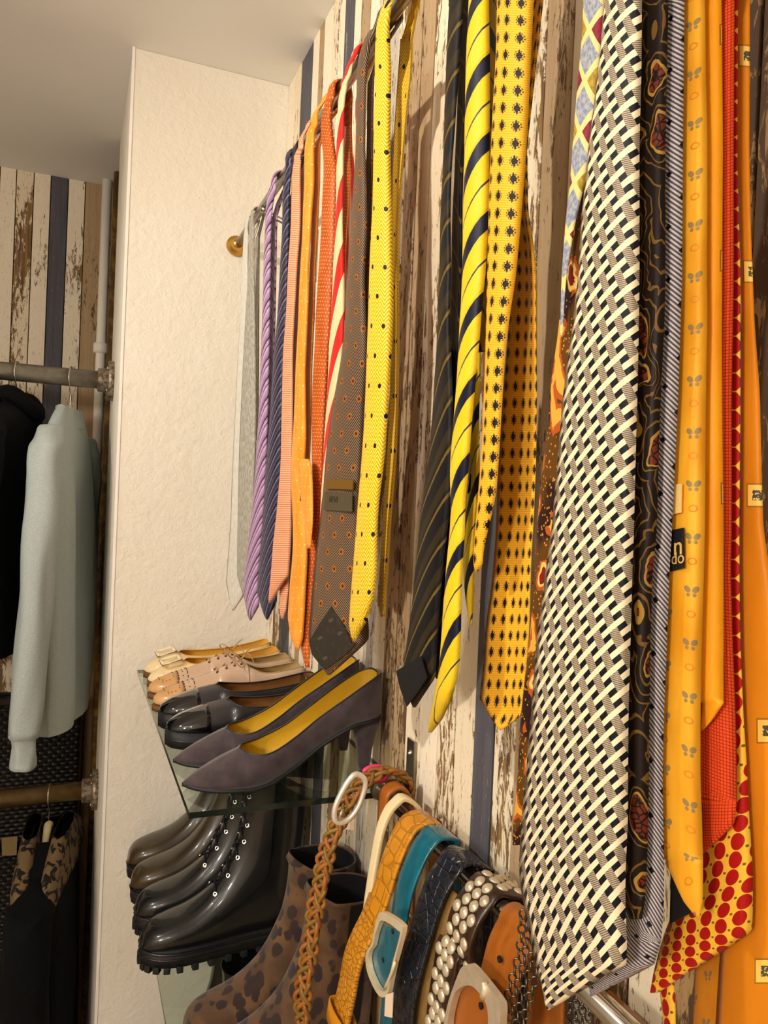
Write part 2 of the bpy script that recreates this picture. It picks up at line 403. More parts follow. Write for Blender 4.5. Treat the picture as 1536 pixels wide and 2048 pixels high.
def tie_geom(front, Xf=.287, wf=(.032, .085), froz=None, back=None, Xb=.314, wb=(.03, .06), frozb=None,
        anchor=None, theta=None, anchorb=None, thetab=None, th=.0038, cup=.0035, autolen=.5, ytop=None, wtop=None):
    """one ribbon: visible strand, loop over the rail, other strand"""
    A = track(front, Xf, wf, froz, anchor, theta)             # top -> bottom
    side = -1 if (Xf if np.isscalar(Xf) else Xf[0]) < RX else 1   # side of the rail the visible strand hangs on
    def vadd(L, v0, sg):
        out = []; v = v0; prev = None
        for s in L:
            c = (s[0] + s[1]) / 2
            if prev is not None: v += sg * abs(c[2] - prev[2])
            prev = c; out.append(tuple(s) + (v,))
        return out
    A = [s for s in A if min(s[0][2], s[1][2]) < RZ - .012]
    t0 = A[0]; c0 = (t0[0] + t0[1]) / 2; w0 = np.linalg.norm(t0[1] - t0[0]); yc = c0[1] if ytop is None else ytop
    wy = wtop if wtop else max(.016, min(.028, abs(t0[0][1] - t0[1][1])))
    zt = min(t0[0][2], t0[1][2]); pre = []; gap = RZ - zt
    n_pre = 6 if gap > .03 else 2
    for i in range(n_pre + 1):                                # rail level first
        g = 1 - i / (n_pre + 1); gw = min(1, g * 2); gx = max(0, g * 2 - 1) if gap > .03 else g
        d = nrm(np.array([0, -1., 0]) * gw + t0[3] * (1 - gw)); nn = np.array([d[1], -d[0], 0])
        c = np.array([(RX + side * ARC_R) * gx + c0[0] * (1 - gx), yc * gw + c0[1] * (1 - gw), RZ - gap * (1 - g)]); hw = (wy * gw + w0 * (1 - gw)) / 2
        pre.append((c - d * hw, c + d * hw, c, d, nn))
    arc = []
    for k in range(1, 8):
        a = math.pi * k / 8; c = np.array([RX + side * ARC_R * math.cos(a), yc, RZ + ARC_R * math.sin(a)]); d = np.array([0, -1., 0])
        arc.append((c - d * wy / 2, c + d * wy / 2, c, d, np.array([side * math.cos(a) if side < 0 else -side * math.cos(a), 0, math.sin(a) * (1 if side < 0 else -1)])))
    fr = pre + A
    if back is not None:
        Bk = [s for s in track(back, Xb, wb, frozb, anchorb, thetab) if min(s[0][2], s[1][2]) < RZ - .02]
        tb = Bk[0]; cb = (tb[0] + tb[1]) / 2; wb0 = np.linalg.norm(tb[1] - tb[0]); gb = RZ - cb[2]; L = []
        for i in range(5):
            g = 1 - i / 5; d = nrm(np.array([0, -1., 0]) * g + tb[3] * (1 - g)); nn = np.array([-d[1], d[0], 0])
            c = np.array([(RX - side * ARC_R) * g + cb[0] * (1 - g), yc * g + cb[1] * (1 - g), RZ - gb * (1 - g)]); hw = (wy * g + wb0 * (1 - g)) / 2
            L.append((c - d * hw, c + d * hw, c, d, nn))
        Bk = L + [(s[0], s[1], s[2], s[3], -s[4]) for s in Bk]
    else:
        Bk = []; H = [((s[0] + s[1]) / 2)[2] for s in fr]
        for z in np.linspace(RZ, RZ - autolen, max(4, int(autolen / .024))):
            i = min(range(len(fr)), key=lambda q: abs(H[q] - z)); s = fr[i]
            f = (RZ - z) / autolen; g = min(1, (RZ - z) / .05)
            c1 = (s[0] + s[1]) / 2; n_ = s[4] if s[4][0] < 0 else -s[4]
            c = np.array([c1[0], c1[1], z]) + n_ * side * (2 * ARC_R * (1 - g) + .0085 * g)
            hw = min(wy / 2 + .006 * f, np.linalg.norm(s[1] - s[0]) * .45) * (1 if f < .95 else .5)
            Bk.append((c - s[3] * hw, c + s[3] * hw, c, s[3], -n_))
    secs = vadd(fr[::-1], 0.0, -1); tot = secs[-1][5]; secs = [s[:5] + (s[5] - tot,) for s in secs]   # v = distance below the rail
    secs += [tuple(s) + (-.004 * (i + 1),) for i, s in enumerate(arc)]
    secs += vadd(Bk, -.03, -1)
    return skin(secs, th, cup), A
def tie(label, material, front, *a, **k):
    (V, F, UV), A = tie_geom(front, *a, **k)
    o = link('necktie', V, F, material, uvs=UV)
    return tag(o, label, 'necktie', 'neckties hanging on the wall rail'), A
def strip(name, parent, material, stn, Xs, w, froz=None, th=.0038, cup=.002, anchor=None, theta=None, v0=0.0):
    A = track(stn, Xs, w, froz, anchor, theta); secs = []; v = v0; pz = None
    for s in A:
        z = (s[0][2] + s[1][2]) / 2
        if pz is not None: v += abs(z - pz)
        pz = z; secs.append(tuple(s) + (v,))
    V, F, UV = skin(secs, th, cup); return link(name, V, F, material, parent, uvs=UV)
def text_obj(name, s, parent, origin, ux, uy, size, material, depth=.0002):
    """flat lettering laid on a surface: origin, writing direction ux, letter-up direction uy"""
    cu = bpy.data.curves.new('lettering', 'FONT'); cu.body = s; cu.size = 1.0; cu.align_x = 'CENTER'; cu.align_y = 'CENTER'; cu.extrude = .02
    t = bpy.data.objects.new('lettering', cu); COL.objects.link(t)
    dg = bpy.context.evaluated_depsgraph_get(); me = t.evaluated_get(dg).to_mesh()
    ux, uy = Vector(ux).normalized(), Vector(uy).normalized(); uz = ux.cross(uy); o = Vector(origin)
    v = [o + (ux * a.co.x + uy * a.co.y) * size + uz * a.co.z * size * .4 for a in me.vertices]; f = [tuple(p.vertices) for p in me.polygons]
    bpy.data.objects.remove(t); bpy.data.curves.remove(cu)
    return link(name, v, f, material, parent, smooth=False)
# --- fabrics (u, v in metres: across and along the tie)
def P_solid(c1, c2, s=300):
    def f(b):
        u, v = b.uv(); n = b.noise(b.vec(u * s, v * s * .3), 1, 2); b.bump = n; return b.mix(n.ss(.35, .65), c1, c2)
    return f
def P_stripes(period, slope, bands, twill=0.0):
    """bands: list of (start fraction, colour); stripes rise to the right for slope > 0"""
    def f(b):
        u, v = b.uv(); t = ((v + u * slope) / period + 50).fr()
        c = b.col(bands[0][1])
        for a, cc in bands[1:]: c = b.mix(t.gt(a), c, cc)
        tw = (((u + v * .8) / .0016).fr() - .5).ab(); b.bump = tw
        return b.mix(tw.gt(.3) * twill, c, '000000') if twill else c
    return f
def P_ribs(c1, c2, p=.0028):
    def f(b):
        u, v = b.uv(); t = ((v / p + 90).fr() - .5).ab(); b.bump = t; return b.mix(t.ss(.15, .35), c1, c2)
    return f
def P_dots(c1, c2, dot, px, r, stag=True, weave=None):
    def f(b):
        u, v = b.uv(); row = (v / px + 90).fl(); sh = row.mod(2) * .5 if stag else row * 0
        a = (u / px + sh + 90).fr() - .5; q = (v / px + 90).fr() - .5
        d = (a * a + q * q).sq(); n = b.noise(b.vec(u * 60, v * 25), 1, 2); c = b.mix(n.ss(.3, .7), c1, c2)
        return b.mix(d.lt(r), c, dot)
    return f
def P_brown(b):
    u, v = b.uv(); t = ((u * -1.0 + v) / .0031 + 200).fr(); base = b.mix(t.gt(.62), '2A1E14', '94795F')
    row = (v / .019 + 90).fl(); a = ((u / .026 + row.mod(2) * .5 + 90).fr() - .5) * 1.37; q = (v / .019 + 90).fr() - .5
    d = (a * a + q * q).sq(); c = b.mix(d.lt(.20), base, '9C5A1C'); c = b.mix(d.lt(.10), c, '3A2712'); b.bump = t.gt(.52)
    return c
def P_herring(b):
    u, v = b.uv(); z = ((u / .012 + 50).fr() - .5).ab() * 2
    t = ((v / .0042) + z * 1.6 + 90).fr(); wv = (t - .5).ab(); b.bump = wv
    c = b.mix(wv.gt(.36), 'F0BE12', 'B9880A'); c = b.mix(wv.lt(.09), c, 'FBE27A')
    row = (v / .030 + 90).fl(); a = ((u / .024 + row.mod(2) * .5 + 90.25).fr() - .5) * .8; q = (v / .030 + 90).fr() - .5
    return b.mix((a * a * .9 + q * q).sq().lt(.085), c, '1C1720')
def P_motif(b):
    u, v = b.uv(); p = .0150; q_ = .0126
    rib = ((v / .0017 + 90).fr() - .5).ab(); b.bump = rib; base = b.mix(rib.ss(.1, .4), 'F6BC34', 'E8A51E')
    a = ((u / p + 90.5).fr() - .5) * p; q = ((v / q_ + 90).fr() - .5) * q_
    a = a * .84; d = (a * a + q * q).sq(); ang = a.op('ARCTAN2', q)
    pet = (ang * 8).sn() * .0003
    m = d.lt(pet + .0025).mx((a.ab() * 3 + q.ab()).lt(.0050))
    ring = (d - .0034).ab().lt((ang * 10).sn() * .0003 + .0003)
    c = b.mix(ring, base, '6A4A22'); return b.mix(m, c, '17131A')
def P_diamond(b):
    u, v = b.uv(); s = u / .024; t = v / .0293
    p = (s + t + 50).fr() - .5; q = (s - t + 50).fr() - .5
    cell = ((s + t + 50).fl() + (s - t + 50).fl()).mod(2)
    line = (p.ab().mx(q.ab())).gt(.40)
    par = ((s + t + 50).fl()).mod(2)
    n = b.noise(b.vec(u * 500, v * 300), 1, 3)
    blue = b.mix(n.ss(.4, .6), '7C86A0', 'A9A9A8'); red = b.mix(n.ss(.3, .8), '8E1B35', '6E1128'); gold = b.mix(n.ss(.4, .6), 'B8921E', '8E7A2A')
    c = b.mix(cell, b.mix(par, red, gold), blue)
    return b.mix(line, c, 'E4CE86')
def P_paisley(b):
    u, v = b.uv(); n = b.noise(b.vec(u * 50, v * 50), 1, 3, .5, .8)
    big = b.voro(b.vec(u * 40 + n * .7, v * 26 + n * .5), 1, 'F1'); fine = b.voro(b.vec(u, v), 330, 'F1'); cl = b.noise(b.vec(u * 32, v * 22), 1, 1)
    ringy = (big * 9).sn()
    c = b.mix(cl.ss(.42, .5), '2A1410', '5E3A0C'); c = b.mix(ringy.gt(.35) * cl.gt(.38), c, 'B4511A'); c = b.mix(ringy.gt(.82), c, 'D6A23C')
    c = b.mix(fine.lt(.26) * ringy.lt(.3), c, 'C98A30'); c = b.mix(big.lt(.17), c, '7A1A14'); return b.mix(((big - .20).ab()).lt(.022), c, 'E6C070')
def P_weave(b):
    u, v = b.uv()
    p = (v + u * .82) / .0088 + 50; q = (v - u * 1.65) / .0215 + 50    # p changes across the cream bars, q across the grey bars
    fp, fq = p.fr(), q.fr(); creamb = fp.lt(.50); greyb = fq.lt(.50)
    par = (p.fl() + q.fl()).mod(2)
    fine = ((v * 1.0 + u * .25) / .0011 + 90).fr().gt(.5); grey = b.mix(fine, 'B9A88C', '63574C')
    cream = b.col('F0DDB6'); black = b.col('14131A')
    c = b.mix(creamb, black, cream); g = b.mix(greyb * (creamb * -1 + 1), c, grey)
    over = greyb * creamb * par; c = b.mix(over, g, grey)
    b.bump = creamb * .5 + over; return c
def P_dkpaisley(b):
    u, v = b.uv(); n = b.noise(b.vec(u * 60, v * 40), 1, 2, .5, .6)
    w = b.voro(b.vec(u * 52 + n * .9, v * 30 + n * .6), 1, 'F1'); t = ((w * 6) + n * 1.8).fr()
    c = b.mix((t - .5).ab().lt(.10), '1B120C', '6E4E1E'); cl = b.voro(b.vec(u, v), 260, 'DISTANCE_TO_EDGE')
    red = b.mix(cl.lt(.09), '6A2A16', '1A0E08'); c = b.mix(w.lt(.30), c, red); c = b.mix((w - .31).ab().lt(.022), c, 'A27C30'); return c
def P_micro(b):
    u, v = b.uv(); t = ((u * -1 + v * 1.0) / .0027 + 200).fr(); c = b.mix(t.gt(.5), 'C9BDB4', '4B4858')
    row = (v / .014 + 90).fl(); a = (u / .014 + row.mod(2) * .5 + 90).fr() - .5; q = (v / .014 + 90).fr() - .5; b.bump = t.gt(.5)
    return b.mix((a.ab() + q.ab()).lt(.13), c, '15131C')
def P_butterfly(base1, base2):
    def f(b):
        u, v = b.uv(); p, q_ = .030, .0135; row = (v / q_ + 90).fl(); rm = row.mod(2)
        a = ((u / p + rm * .5 + 90.2).fr() - .5) * p; q = ((v / q_ + 90).fr() - .5) * q_
        n = b.noise(b.vec(u * 40, v * 16), 1, 2); c = b.mix(n.ss(.3, .7), base1, base2)
        a = a * 1.35; q = q * 1.35; wing = ((a.ab() - .0030) * (a.ab() - .0030) * .8 + (q + a.ab() * .3) * (q + a.ab() * .3)).sq().lt(.0022)
        wing2 = ((a.ab() - .0022) * (a.ab() - .0022) + (q - .003) * (q - .003)).sq().lt(.0014)
        c = b.mix(wing.mx(wing2) * .8, c, '6E6C52')
        a2 = ((u / p + rm * .5 + 90.7).fr() - .5) * p; d2 = (a2 * a2 + (q + .002) * (q + .002)).sq()
        return b.mix((d2 - .0021).ab().lt(.0005), c, 'CF7F1C')
    return f
def P_squares(base1, base2, size=.0032, p=.045):
    def f(b):
        u, v = b.uv(); q_ = .060; row = (v / q_ + 90).fl()
        a = ((u / p + row.mod(2) * .5 + 90.4).fr() - .5) * p; q = ((v / q_ + 90).fr() - .5) * q_
        m = a.ab().mx(q.ab()); n = b.noise(b.vec(u * 30, v * 9), 1, 2); c = b.mix(n.ss(.3, .7), base1, base2)
        c = b.mix(m.lt(size * 1.6), c, 'F0C05A'); c = b.mix((m - size * 1.65).ab().lt(size * .12), c, '9A6A1A')
        d = b.noise(b.vec(u * 700, v * 700), 1, 1); return b.mix(m.lt(size * .75) * d.gt(.42), c, '4C4A3A')
    return f
def P_knit(b):
    u, v = b.uv(); a = ((u / .0017 + 90).fr() - .5).ab(); q = ((v / .0017 + 90).fr() - .5).ab(); m = a.mx(q); b.bump = m * -1
    return b.mix(m.gt(.36), 'E8501C', 'A82E10')
def P_ovals(b):
    u, v = b.uv(); p, q_ = .0195, .0098; s = u / p; t = v / q_
    def grid(o):
        a = ((s + o + 90).fr() - .5) * p; q = ((t + o + 90).fr() - .5) * q_; return a, q
    a, q = grid(0.0); a5, q5 = grid(.5); a2, q2 = grid(.25); a3, q3 = grid(.75)
    oval = lambda a, q: ((a * 1.12) * (a * 1.12) + (q * .86) * (q * .86)).sq().lt(.0040)
    ov = oval(a, q).mx(oval(a5, q5)); d = (a2 * a2 + q2 * q2).sq().mn((a3 * a3 + q3 * q3).sq())
    c = b.mix(ov, 'EDB738', 'A8130C'); return b.mix(d.lt(.0008), c, '6B5A1E')
fab = lambda n, f, r=.6, sh=.03, bd=.0004: mat(n, f, rough=r, sheen=sh, bump_d=bd, bump_s=.5, spec=.2)
T_SILVER = fab('silver_satin', P_solid('CFCBC0', 'C2BDB1'), .38)
T_GREYT = fab('grey_taupe_silk', P_solid('A9A498', '8F897C'), .45)
T_LILAC = fab('lilac_striped_silk', P_stripes(.034, 1.25, [(0, 'A080A0'), (.22, '86648A'), (.36, '2E1A34'), (.47, 'B492B4'), (.70, '5C3C62'), (.80, 'BC9CBC')]), .42)
T_NAVY = fab('navy_purple_striped_silk', P_stripes(.024, 1.25, [(0, '34303F'), (.40, '4A465C'), (.58, '1C1924'), (.80, '3E3A50'), (.90, '8078A0')]), .42)
T_PINK = fab('salmon_ribbed_silk', P_ribs('F0AC88', 'C97B55', .0031), .5)
T_BLACK = fab('black_silk', P_solid('17141A', '221E26'), .5)
T_ORANGE = fab('light_orange_dotted_silk', P_dots('EE9A3A', 'E58A22', 'F6C58A', .014, .085), .45)
T_RUST = fab('rust_pin_dot_silk', P_dots('B9561C', 'A84A14', 'E9A560', .0046, .17), .45)
T_RED = fab('red_cream_striped_silk', P_stripes(.088, 2.0, [(0, 'E2221C'), (.45, 'E5C796')]), .5)
T_BROWN = fab('brown_twill_silk', P_brown, .5)
T_YELLOW = fab('yellow_herringbone_silk', P_herring, .5)
T_NGOLD = fab('navy_gold_striped_silk', P_stripes(.042, 1.0, [(0, '0D0C10'), (.48, '2A210D'), (.78, '12100D'), (.90, '66501C')]), .5)
T_YNAVY = fab('yellow_navy_striped_silk', P_stripes(.0635, 1.3, [(0, '14162A'), (.24, 'E2BE1E'), (.60, '3B3550'), (.635, 'E8C428'), (.95, 'D9B214')]), .42)
T_MOTIF = fab('yellow_black_motif_silk', P_motif, .5)
T_DIAMOND = fab('blue_red_gold_diamond_silk', P_diamond, .5)
T_PAISLEY = fab('orange_paisley_silk', P_paisley, .5)
T_WEAVE = fab('cream_black_lattice_silk', P_weave, .5)
T_DKP = fab('dark_paisley_silk', P_dkpaisley, .5)
T_MICRO = fab('grey_fine_striped_silk', P_micro, .5)
T_BUTTER = fab('golden_butterfly_silk', P_butterfly('E9A62A', 'D88E16'), .45)
T_SQUARE = fab('amber_square_motif_silk', P_squares('F2A01C', 'E58C10'), .45)
T_KNIT = fab('orange_red_knit', P_knit, .7)
T_OVAL = fab('red_oval_on_yellow_silk', P_ovals, .5)
T_OSQ = fab('burnt_orange_square_silk', P_squares('DB8518', 'C87510', .0036, .05), .45)
M_LINING = mat('dark_lining', lambda b: b.mix(b.noise(b.vec(*b.pos()), 160, 3).ss(.5, .7), '221C10', '33291A'), rough=.6)
M_LABEL = mat('olive_label', color='4A4028', rough=.6); M_LABELK = mat('black_label', color='0E0D10', rough=.6)
M_INK = mat('dark_ink', color='15110A', rough=.7); M_INKG = mat('gold_thread', color='D8B060', rough=.5); M_INKF = mat('faint_thread', color='6E6142', rough=.6)
M_LABELW = mat('cream_label', color='F0C878', rough=.6)
# ------------------------------------------------------------------ the neckties, left to right as they hang
t, _ = tie('pale silver satin necktie, first on the rail beside the plaster partition', T_SILVER,
    [(470, 488, 497), (540, 484, 496), (643, 480, 498), (700, 476, 500), (786, 472, 500), (930, 465, 501), (1060, 460, 500), (1163, 452, 493), (1190, 457, 489), (1221, 464, 468)], .288, (.02, .075), 1163, th=.003)
t, _ = tie('grey taupe necktie hanging just right of the pale silver one', T_GREYT,
    [(452, 499, 509), (530, 497, 509), (643, 490, 512), (786, 483, 514), (900, 478, 513), (1000, 476, 508), (1100, 474, 502), (1150, 474, 498), (1188, 486, 490)], .290, (.02, .07), 1150,
    back=[(458, 511, 519), (560, 510, 518), (690, 510, 517), (880, 508, 516)], Xb=.316, wb=(.025, .03), th=.003)
t, _ = tie('lilac necktie with dark plum diagonal stripes', T_LILAC,
    [(378, 540, 553), (410, 533, 545), (465, 532, 542), (527, 530, 542), (643, 527, 540), (758, 523, 538), (872, 517, 535), (987, 509, 530), (1072, 499, 525), (1158, 489, 517), (1189, 487, 517), (1209, 492, 520), (1241, 500, 502)], .288, (.028, .085), 1180, cup=.005)
t, _ = tie('dark navy purple necktie with fine diagonal stripes', T_NAVY,
    [(330, 574, 586), (375, 567, 580), (465, 567, 579), (527, 563, 577), (590, 560, 575), (652, 556, 574), (700, 550, 569), (815, 543, 565), (930, 533, 563), (1044, 526, 556), (1129, 519, 551), (1186, 514, 553), (1201, 519, 555), (1239, 533, 536)], .292, (.028, .088), 1180, cup=.005)
t, _ = tie('salmon pink finely ribbed necktie with a folded lower tip', T_PINK,
    [(296, 598, 607), (312, 590, 602), (343, 586, 601), (402, 584, 602), (465, 583, 601), (527, 578, 595), (590, 576, 592), (652, 573, 588), (700, 568, 586), (815, 565, 586), (930, 563, 584), (1044, 552, 583), (1072, 547, 583), (1143, 542, 578), (1152, 541, 577), (1180, 540, 558), (1206, 538, 541)], .281, (.03, .085), 1143)
strip('tail', t, T_PINK, [(1100, 566, 580), (1150, 561, 579), (1180, 559, 577), (1210, 560, 575), (1238, 563, 567)], .290, (.03, .04))
t, _ = tie('narrow black necktie between the salmon and the light orange ties', T_BLACK,
    [(325, 603, 610), (434, 602, 609), (496, 598, 607), (559, 594, 604), (621, 590, 602), (672, 587, 601), (786, 586, 596), (900, 586, 592), (1000, 583, 589), (1120, 580, 586), (1210, 577, 580)], .303, (.03, .05), cup=.001)
t, _ = tie('light orange necktie with tiny pale dots and a looped lower end', T_ORANGE,
    [(250, 624, 636), (265, 616, 631), (296, 610, 628), (343, 611, 630), (390, 610, 628), (437, 608, 623), (465, 609, 623), (527, 605, 618), (590, 602, 618), (652, 600, 615), (743, 595, 611), (815, 592, 612), (872, 588, 613), (915, 585, 611), (960, 585, 606), (1040, 588, 612), (1102, 588, 616), (1180, 580, 612), (1235, 577, 609), (1279, 585, 606), (1302, 596, 598)], .278, (.03, .075), 1240, cup=.005)
strip('looped_end', t, T_ORANGE, [(918, 603, 618), (937, 592, 625), (986, 600, 626), (1043, 610, 627), (1097, 616, 621)], .2715, (.055, .055), th=.003)
q = [atX(x, y, .270) for x, y in ((600, 985), (605, 985), (604, 1002), (600, 1002))]
MB().prism(q, (.001, 0, 0)).build('label', M_LABELK, t, smooth=False)
t, _ = tie('rust orange pin-dot necktie with a long wavy front', T_RUST,
    [(195, 657, 669), (234, 645, 660), (265, 643, 668), (296, 647, 668), (327, 650, 677), (374, 647, 676), (437, 644, 674), (488, 642, 673), (557, 637, 669), (625, 633, 665), (693, 631, 660), (786, 626, 654), (872, 626, 649), (930, 629, 646), (986, 631, 643), (1043, 625, 640), (1100, 618, 634), (1186, 612, 626), (1272, 607, 619), (1301, 610, 620), (1335, 615, 619)], .289, (.034, .05), 1290, cup=.006,
    back=[(225, 690, 699), (296, 689, 701), (343, 688, 703), (437, 685, 700), (529, 684, 697), (640, 682, 694)], Xb=.326, wb=(.03, .04))
t, _ = tie('bright red and cream diagonally striped necktie', T_RED,
    [(150, 694, 702), (171, 684, 694), (202, 679, 689), (249, 679, 688), (296, 676, 687), (343, 676, 687), (390, 677, 686), (437, 675, 685), (502, 671, 687), (543, 668, 688), (584, 667, 690), (625, 664, 689), (672, 660, 688), (758, 658, 682), (815, 655, 676), (872, 652, 668), (980, 646, 662), (1060, 642, 655)], .283, (.03, .07),
    back=[(202, 711, 717), (296, 709, 716), (312, 705, 715), (359, 702, 711), (447, 695, 704), (543, 690, 697), (640, 687, 694)], Xb=.316, wb=(.03, .035))
tb, _ = tie('wide brown twill necktie seen from its lining side with a maker label', T_BROWN,
    [(62, 743, 752), (85, 730, 745), (109, 721, 736), (141, 718, 734), (187, 717, 732), (234, 717, 731), (296, 716, 730), (343, 712, 733), (390, 708, 734), (452, 704, 735), (488, 702, 733), (557, 696, 729), (598, 694, 731), (652, 689, 733), (693, 686, 735), (758, 675, 733), (815, 664, 729), (901, 652, 726), (987, 646, 720), (1060, 638, 718), (1100, 633, 719), (1158, 627, 727), (1215, 622, 735), (1262, 618, 738), (1281, 618, 737), (1310, 625, 706), (1350, 655, 661)], .282, (.034, .098), 1262, cup=.004)
def px_poly(pts, X0, th_, c_px):
    """polygon traced on the vertical plane through c_px at X0 turned by th_"""
    c = atX(c_px[0], c_px[1], X0); d = np.array([math.sin(th_), -math.cos(th_)]); out = []
    for x, y in pts:
        r = ray(x, y); k = np.linalg.solve(np.array([[r[0], -d[0]], [r[1], -d[1]]]), c[:2]); P = c[:2] + d * k[1]
        out.append((P[0], P[1], CAM[2] + r[2] * math.hypot(*P) / math.hypot(r[0], r[1])))
    return out, Vector((d[0], d[1], 0)), Vector((-math.cos(th_), -math.sin(th_), 0))
def sec_at(A, z):
    return min(A, key=lambda s: abs((s[0][2] + s[1][2]) / 2 - z))
def on_sec(A, px, py, lift=.0075):
    """point on a ribbon's front face under a pixel"""
    best = None
    for s in A:
        c, d, n = s[2], s[3], s[4]
        r = ray(px, py)
        try: k = np.linalg.solve(np.array([[r[0], -d[0]], [r[1], -d[1]]]), c[:2])
        except Exception: continue
        P = c[:2] + d[:2] * k[1]; z = CAM[2] + r[2] * math.hypot(*P) / math.hypot(r[0], r[1])
        e = abs(z - (s[0][2] + s[1][2]) / 2)
        if best is None or e < best[0]: best = (e, np.array([P[0], P[1], z]) + n * lift, s)
    return Vector(best[1]), best[2]
def patch(name, A, parent, material, pts, lift=.0068, thick=.0009):
    poly = []; n = None
    for x, y in pts:
        P, s = on_sec(A, x, y, lift); poly.append(P); n = s[4]
    return MB().prism(poly, Vector(n) * thick).build(name, material, parent, smooth=False), poly, Vector(n)
Ab = _
patch('lining', Ab, tb, M_LINING, [(671, 1213), (647, 1248), (627, 1282), (633, 1308), (658, 1338), (697, 1310), (722, 1284), (712, 1285), (703, 1262), (690, 1238)], .0062)
patch('keeper_loop', Ab, tb, fab('gold_twill', P_stripes(.004, 0, [(0, '6A4A18'), (.5, 'A67B2E')])), [(667, 959), (719, 961), (718, 980), (663, 978)], .0068, .0016)
lb, poly, n = patch('label', Ab, tb, M_LABEL, [(662, 984), (717, 987), (716, 1024), (659, 1020)], .007, .0012)
c = sum(poly, Vector()) / 4; ux = (poly[1] - poly[0]); uy = (poly[0] - poly[3])
text_obj('lettering', 'BEVI', lb, c + n * .0014 + uy * .08 - ux * .16, ux, uy, .0095, M_INK)
for (x, y) in ((650, 1275), (690, 1265), (660, 1315), (672, 1240)):
    P, s = on_sec(Ab, x, y, .0077); text_obj('lettering', 'Vin', tb, P, Vector(s[3]) + Vector((0, 0, .8)), Vector((0, 0, 1)) - Vector(s[3]) * .8, .006, M_INKF)
t, _ = tie('golden yellow herringbone necktie with navy dots hung across the rail', T_YELLOW,
    [(4, 776, 786), (16, 770, 783), (39, 759, 779), (62, 757, 778), (109, 753, 782), (156, 753, 783), (234, 752, 781), (312, 751, 781), (420, 748, 784), (488, 743, 785), (557, 740, 787), (625, 738, 787), (693, 736, 784), (758, 734, 780), (844, 731, 775), (930, 725, 768), (1014, 718, 757), (1060, 715, 755), (1158, 706, 754), (1206, 703, 746), (1244, 702, 733), (1282, 708, 711)], .282, (.034, .085), 1200, cup=.006,
    back=[(23, 812, 822), (55, 801, 821), (94, 800, 824), (141, 796, 822), (187, 793, 816), (234, 790, 811), (312, 785, 804), (420, 783, 794), (488, 784, 792), (557, 785, 792), (700, 782, 792), (830, 778, 791), (930, 772, 787), (1044, 764, 776), (1129, 760, 771), (1201, 754, 765), (1234, 762, 766)], Xb=.320, wb=(.03, .04), frozb=1190)
t, Ag = tie('dark navy and gold striped necktie turned to show its black lining tip', T_NGOLD,
    [(0, 902, 928), (86, 897, 922), (172, 895, 916), (258, 893, 910), (344, 890, 903), (430, 885, 901), (560, 883, 903), (586, 880, 900), (672, 879, 901), (758, 872, 905), (844, 866, 906), (930, 855, 905), (1016, 843, 900), (1086, 836, 892), (1143, 830, 885), (1229, 822, 878), (1286, 813, 873), (1341, 806, 872), (1355, 811, 871), (1415, 827, 831)], .291, (.034, .085), 1330)
patch('lining', Ag, t, M_LABELK, [(858, 1312), (835, 1325), (807, 1342), (815, 1375), (829, 1412), (850, 1385), (870, 1355)], .0066)
strip('tail', t, T_NGOLD, [(700, 890, 902), (844, 887, 907), (930, 882, 908), (1016, 880, 909), (1143, 876, 895), (1229, 872, 890), (1340, 868, 882), (1358, 874, 878)], .302, (.04, .045), 1340)
q = [atX(x, y, .2975) for x, y in ((889, 858), (904, 866), (902, 890), (888, 884))]
MB().prism(q, (-.001, 0, 0)).build('label', M_LABELK, t, smooth=False)
t, _ = tie('glossy yellow necktie with broad navy diagonal stripes', T_YNAVY,
    [(0, 943, 978), (115, 936, 980), (229, 933, 980), (344, 932, 979), (430, 930, 977), (560, 929, 971), (586, 929, 966), (672, 925, 960), (758, 922, 952), (844, 916, 944), (930, 909, 938), (1016, 910, 930), (1057, 909, 931), (1115, 903, 926), (1200, 897, 923), (1286, 892, 922), (1344, 887, 918), (1401, 877, 903), (1440, 867, 884), (1465, 860, 864)], .283, (.036, .05), 1380, cup=.007, autolen=.4)
strip('tail', t, T_YNAVY, [(700, 946, 962), (850, 938, 958), (935, 937, 960), (1000, 934, 958), (1057, 932, 949), (1143, 928, 948), (1200, 934, 946), (1252, 941, 944)], .312, (.04, .045), 1240)
q = [atX(x, y, .3085) for x, y in ((942, 948), (957, 944), (953, 972), (936, 987))]
MB().prism(q, (-.0008, 0, 0)).build('label', M_LABELK, t, smooth=False)
# dark label lettering is too small to read here
t, _ = tie('marigold yellow necktie with rows of small black medallions', T_MOTIF,
    [(0, 995, 1068), (115, 992, 1062), (229, 985, 1057), (344, 980, 1050), (430, 978, 1043), (500, 977, 1037), (560, 976, 1031), (643, 976, 1018), (729, 975, 1009), (815, 972, 1004), (901, 969, 999), (987, 962, 993), (1043, 957, 981), (1086, 953, 969), (1129, 952, 965), (1145, 952, 955)], .285, (.05, .04), 1120, cup=.005,
    back=[(300, 1020, 1049), (430, 1022, 1052), (487, 1025, 1063), (560, 1022, 1071), (672, 1016, 1072), (786, 1006, 1074), (930, 996, 1072), (1060, 992, 1067), (1086, 990, 1064), (1172, 983, 1061), (1258, 970, 1059), (1344, 965, 1052), (1398, 959, 1047), (1430, 977, 1043), (1460, 999, 1003)], Xb=.309, wb=(.05, .085), frozb=1390)
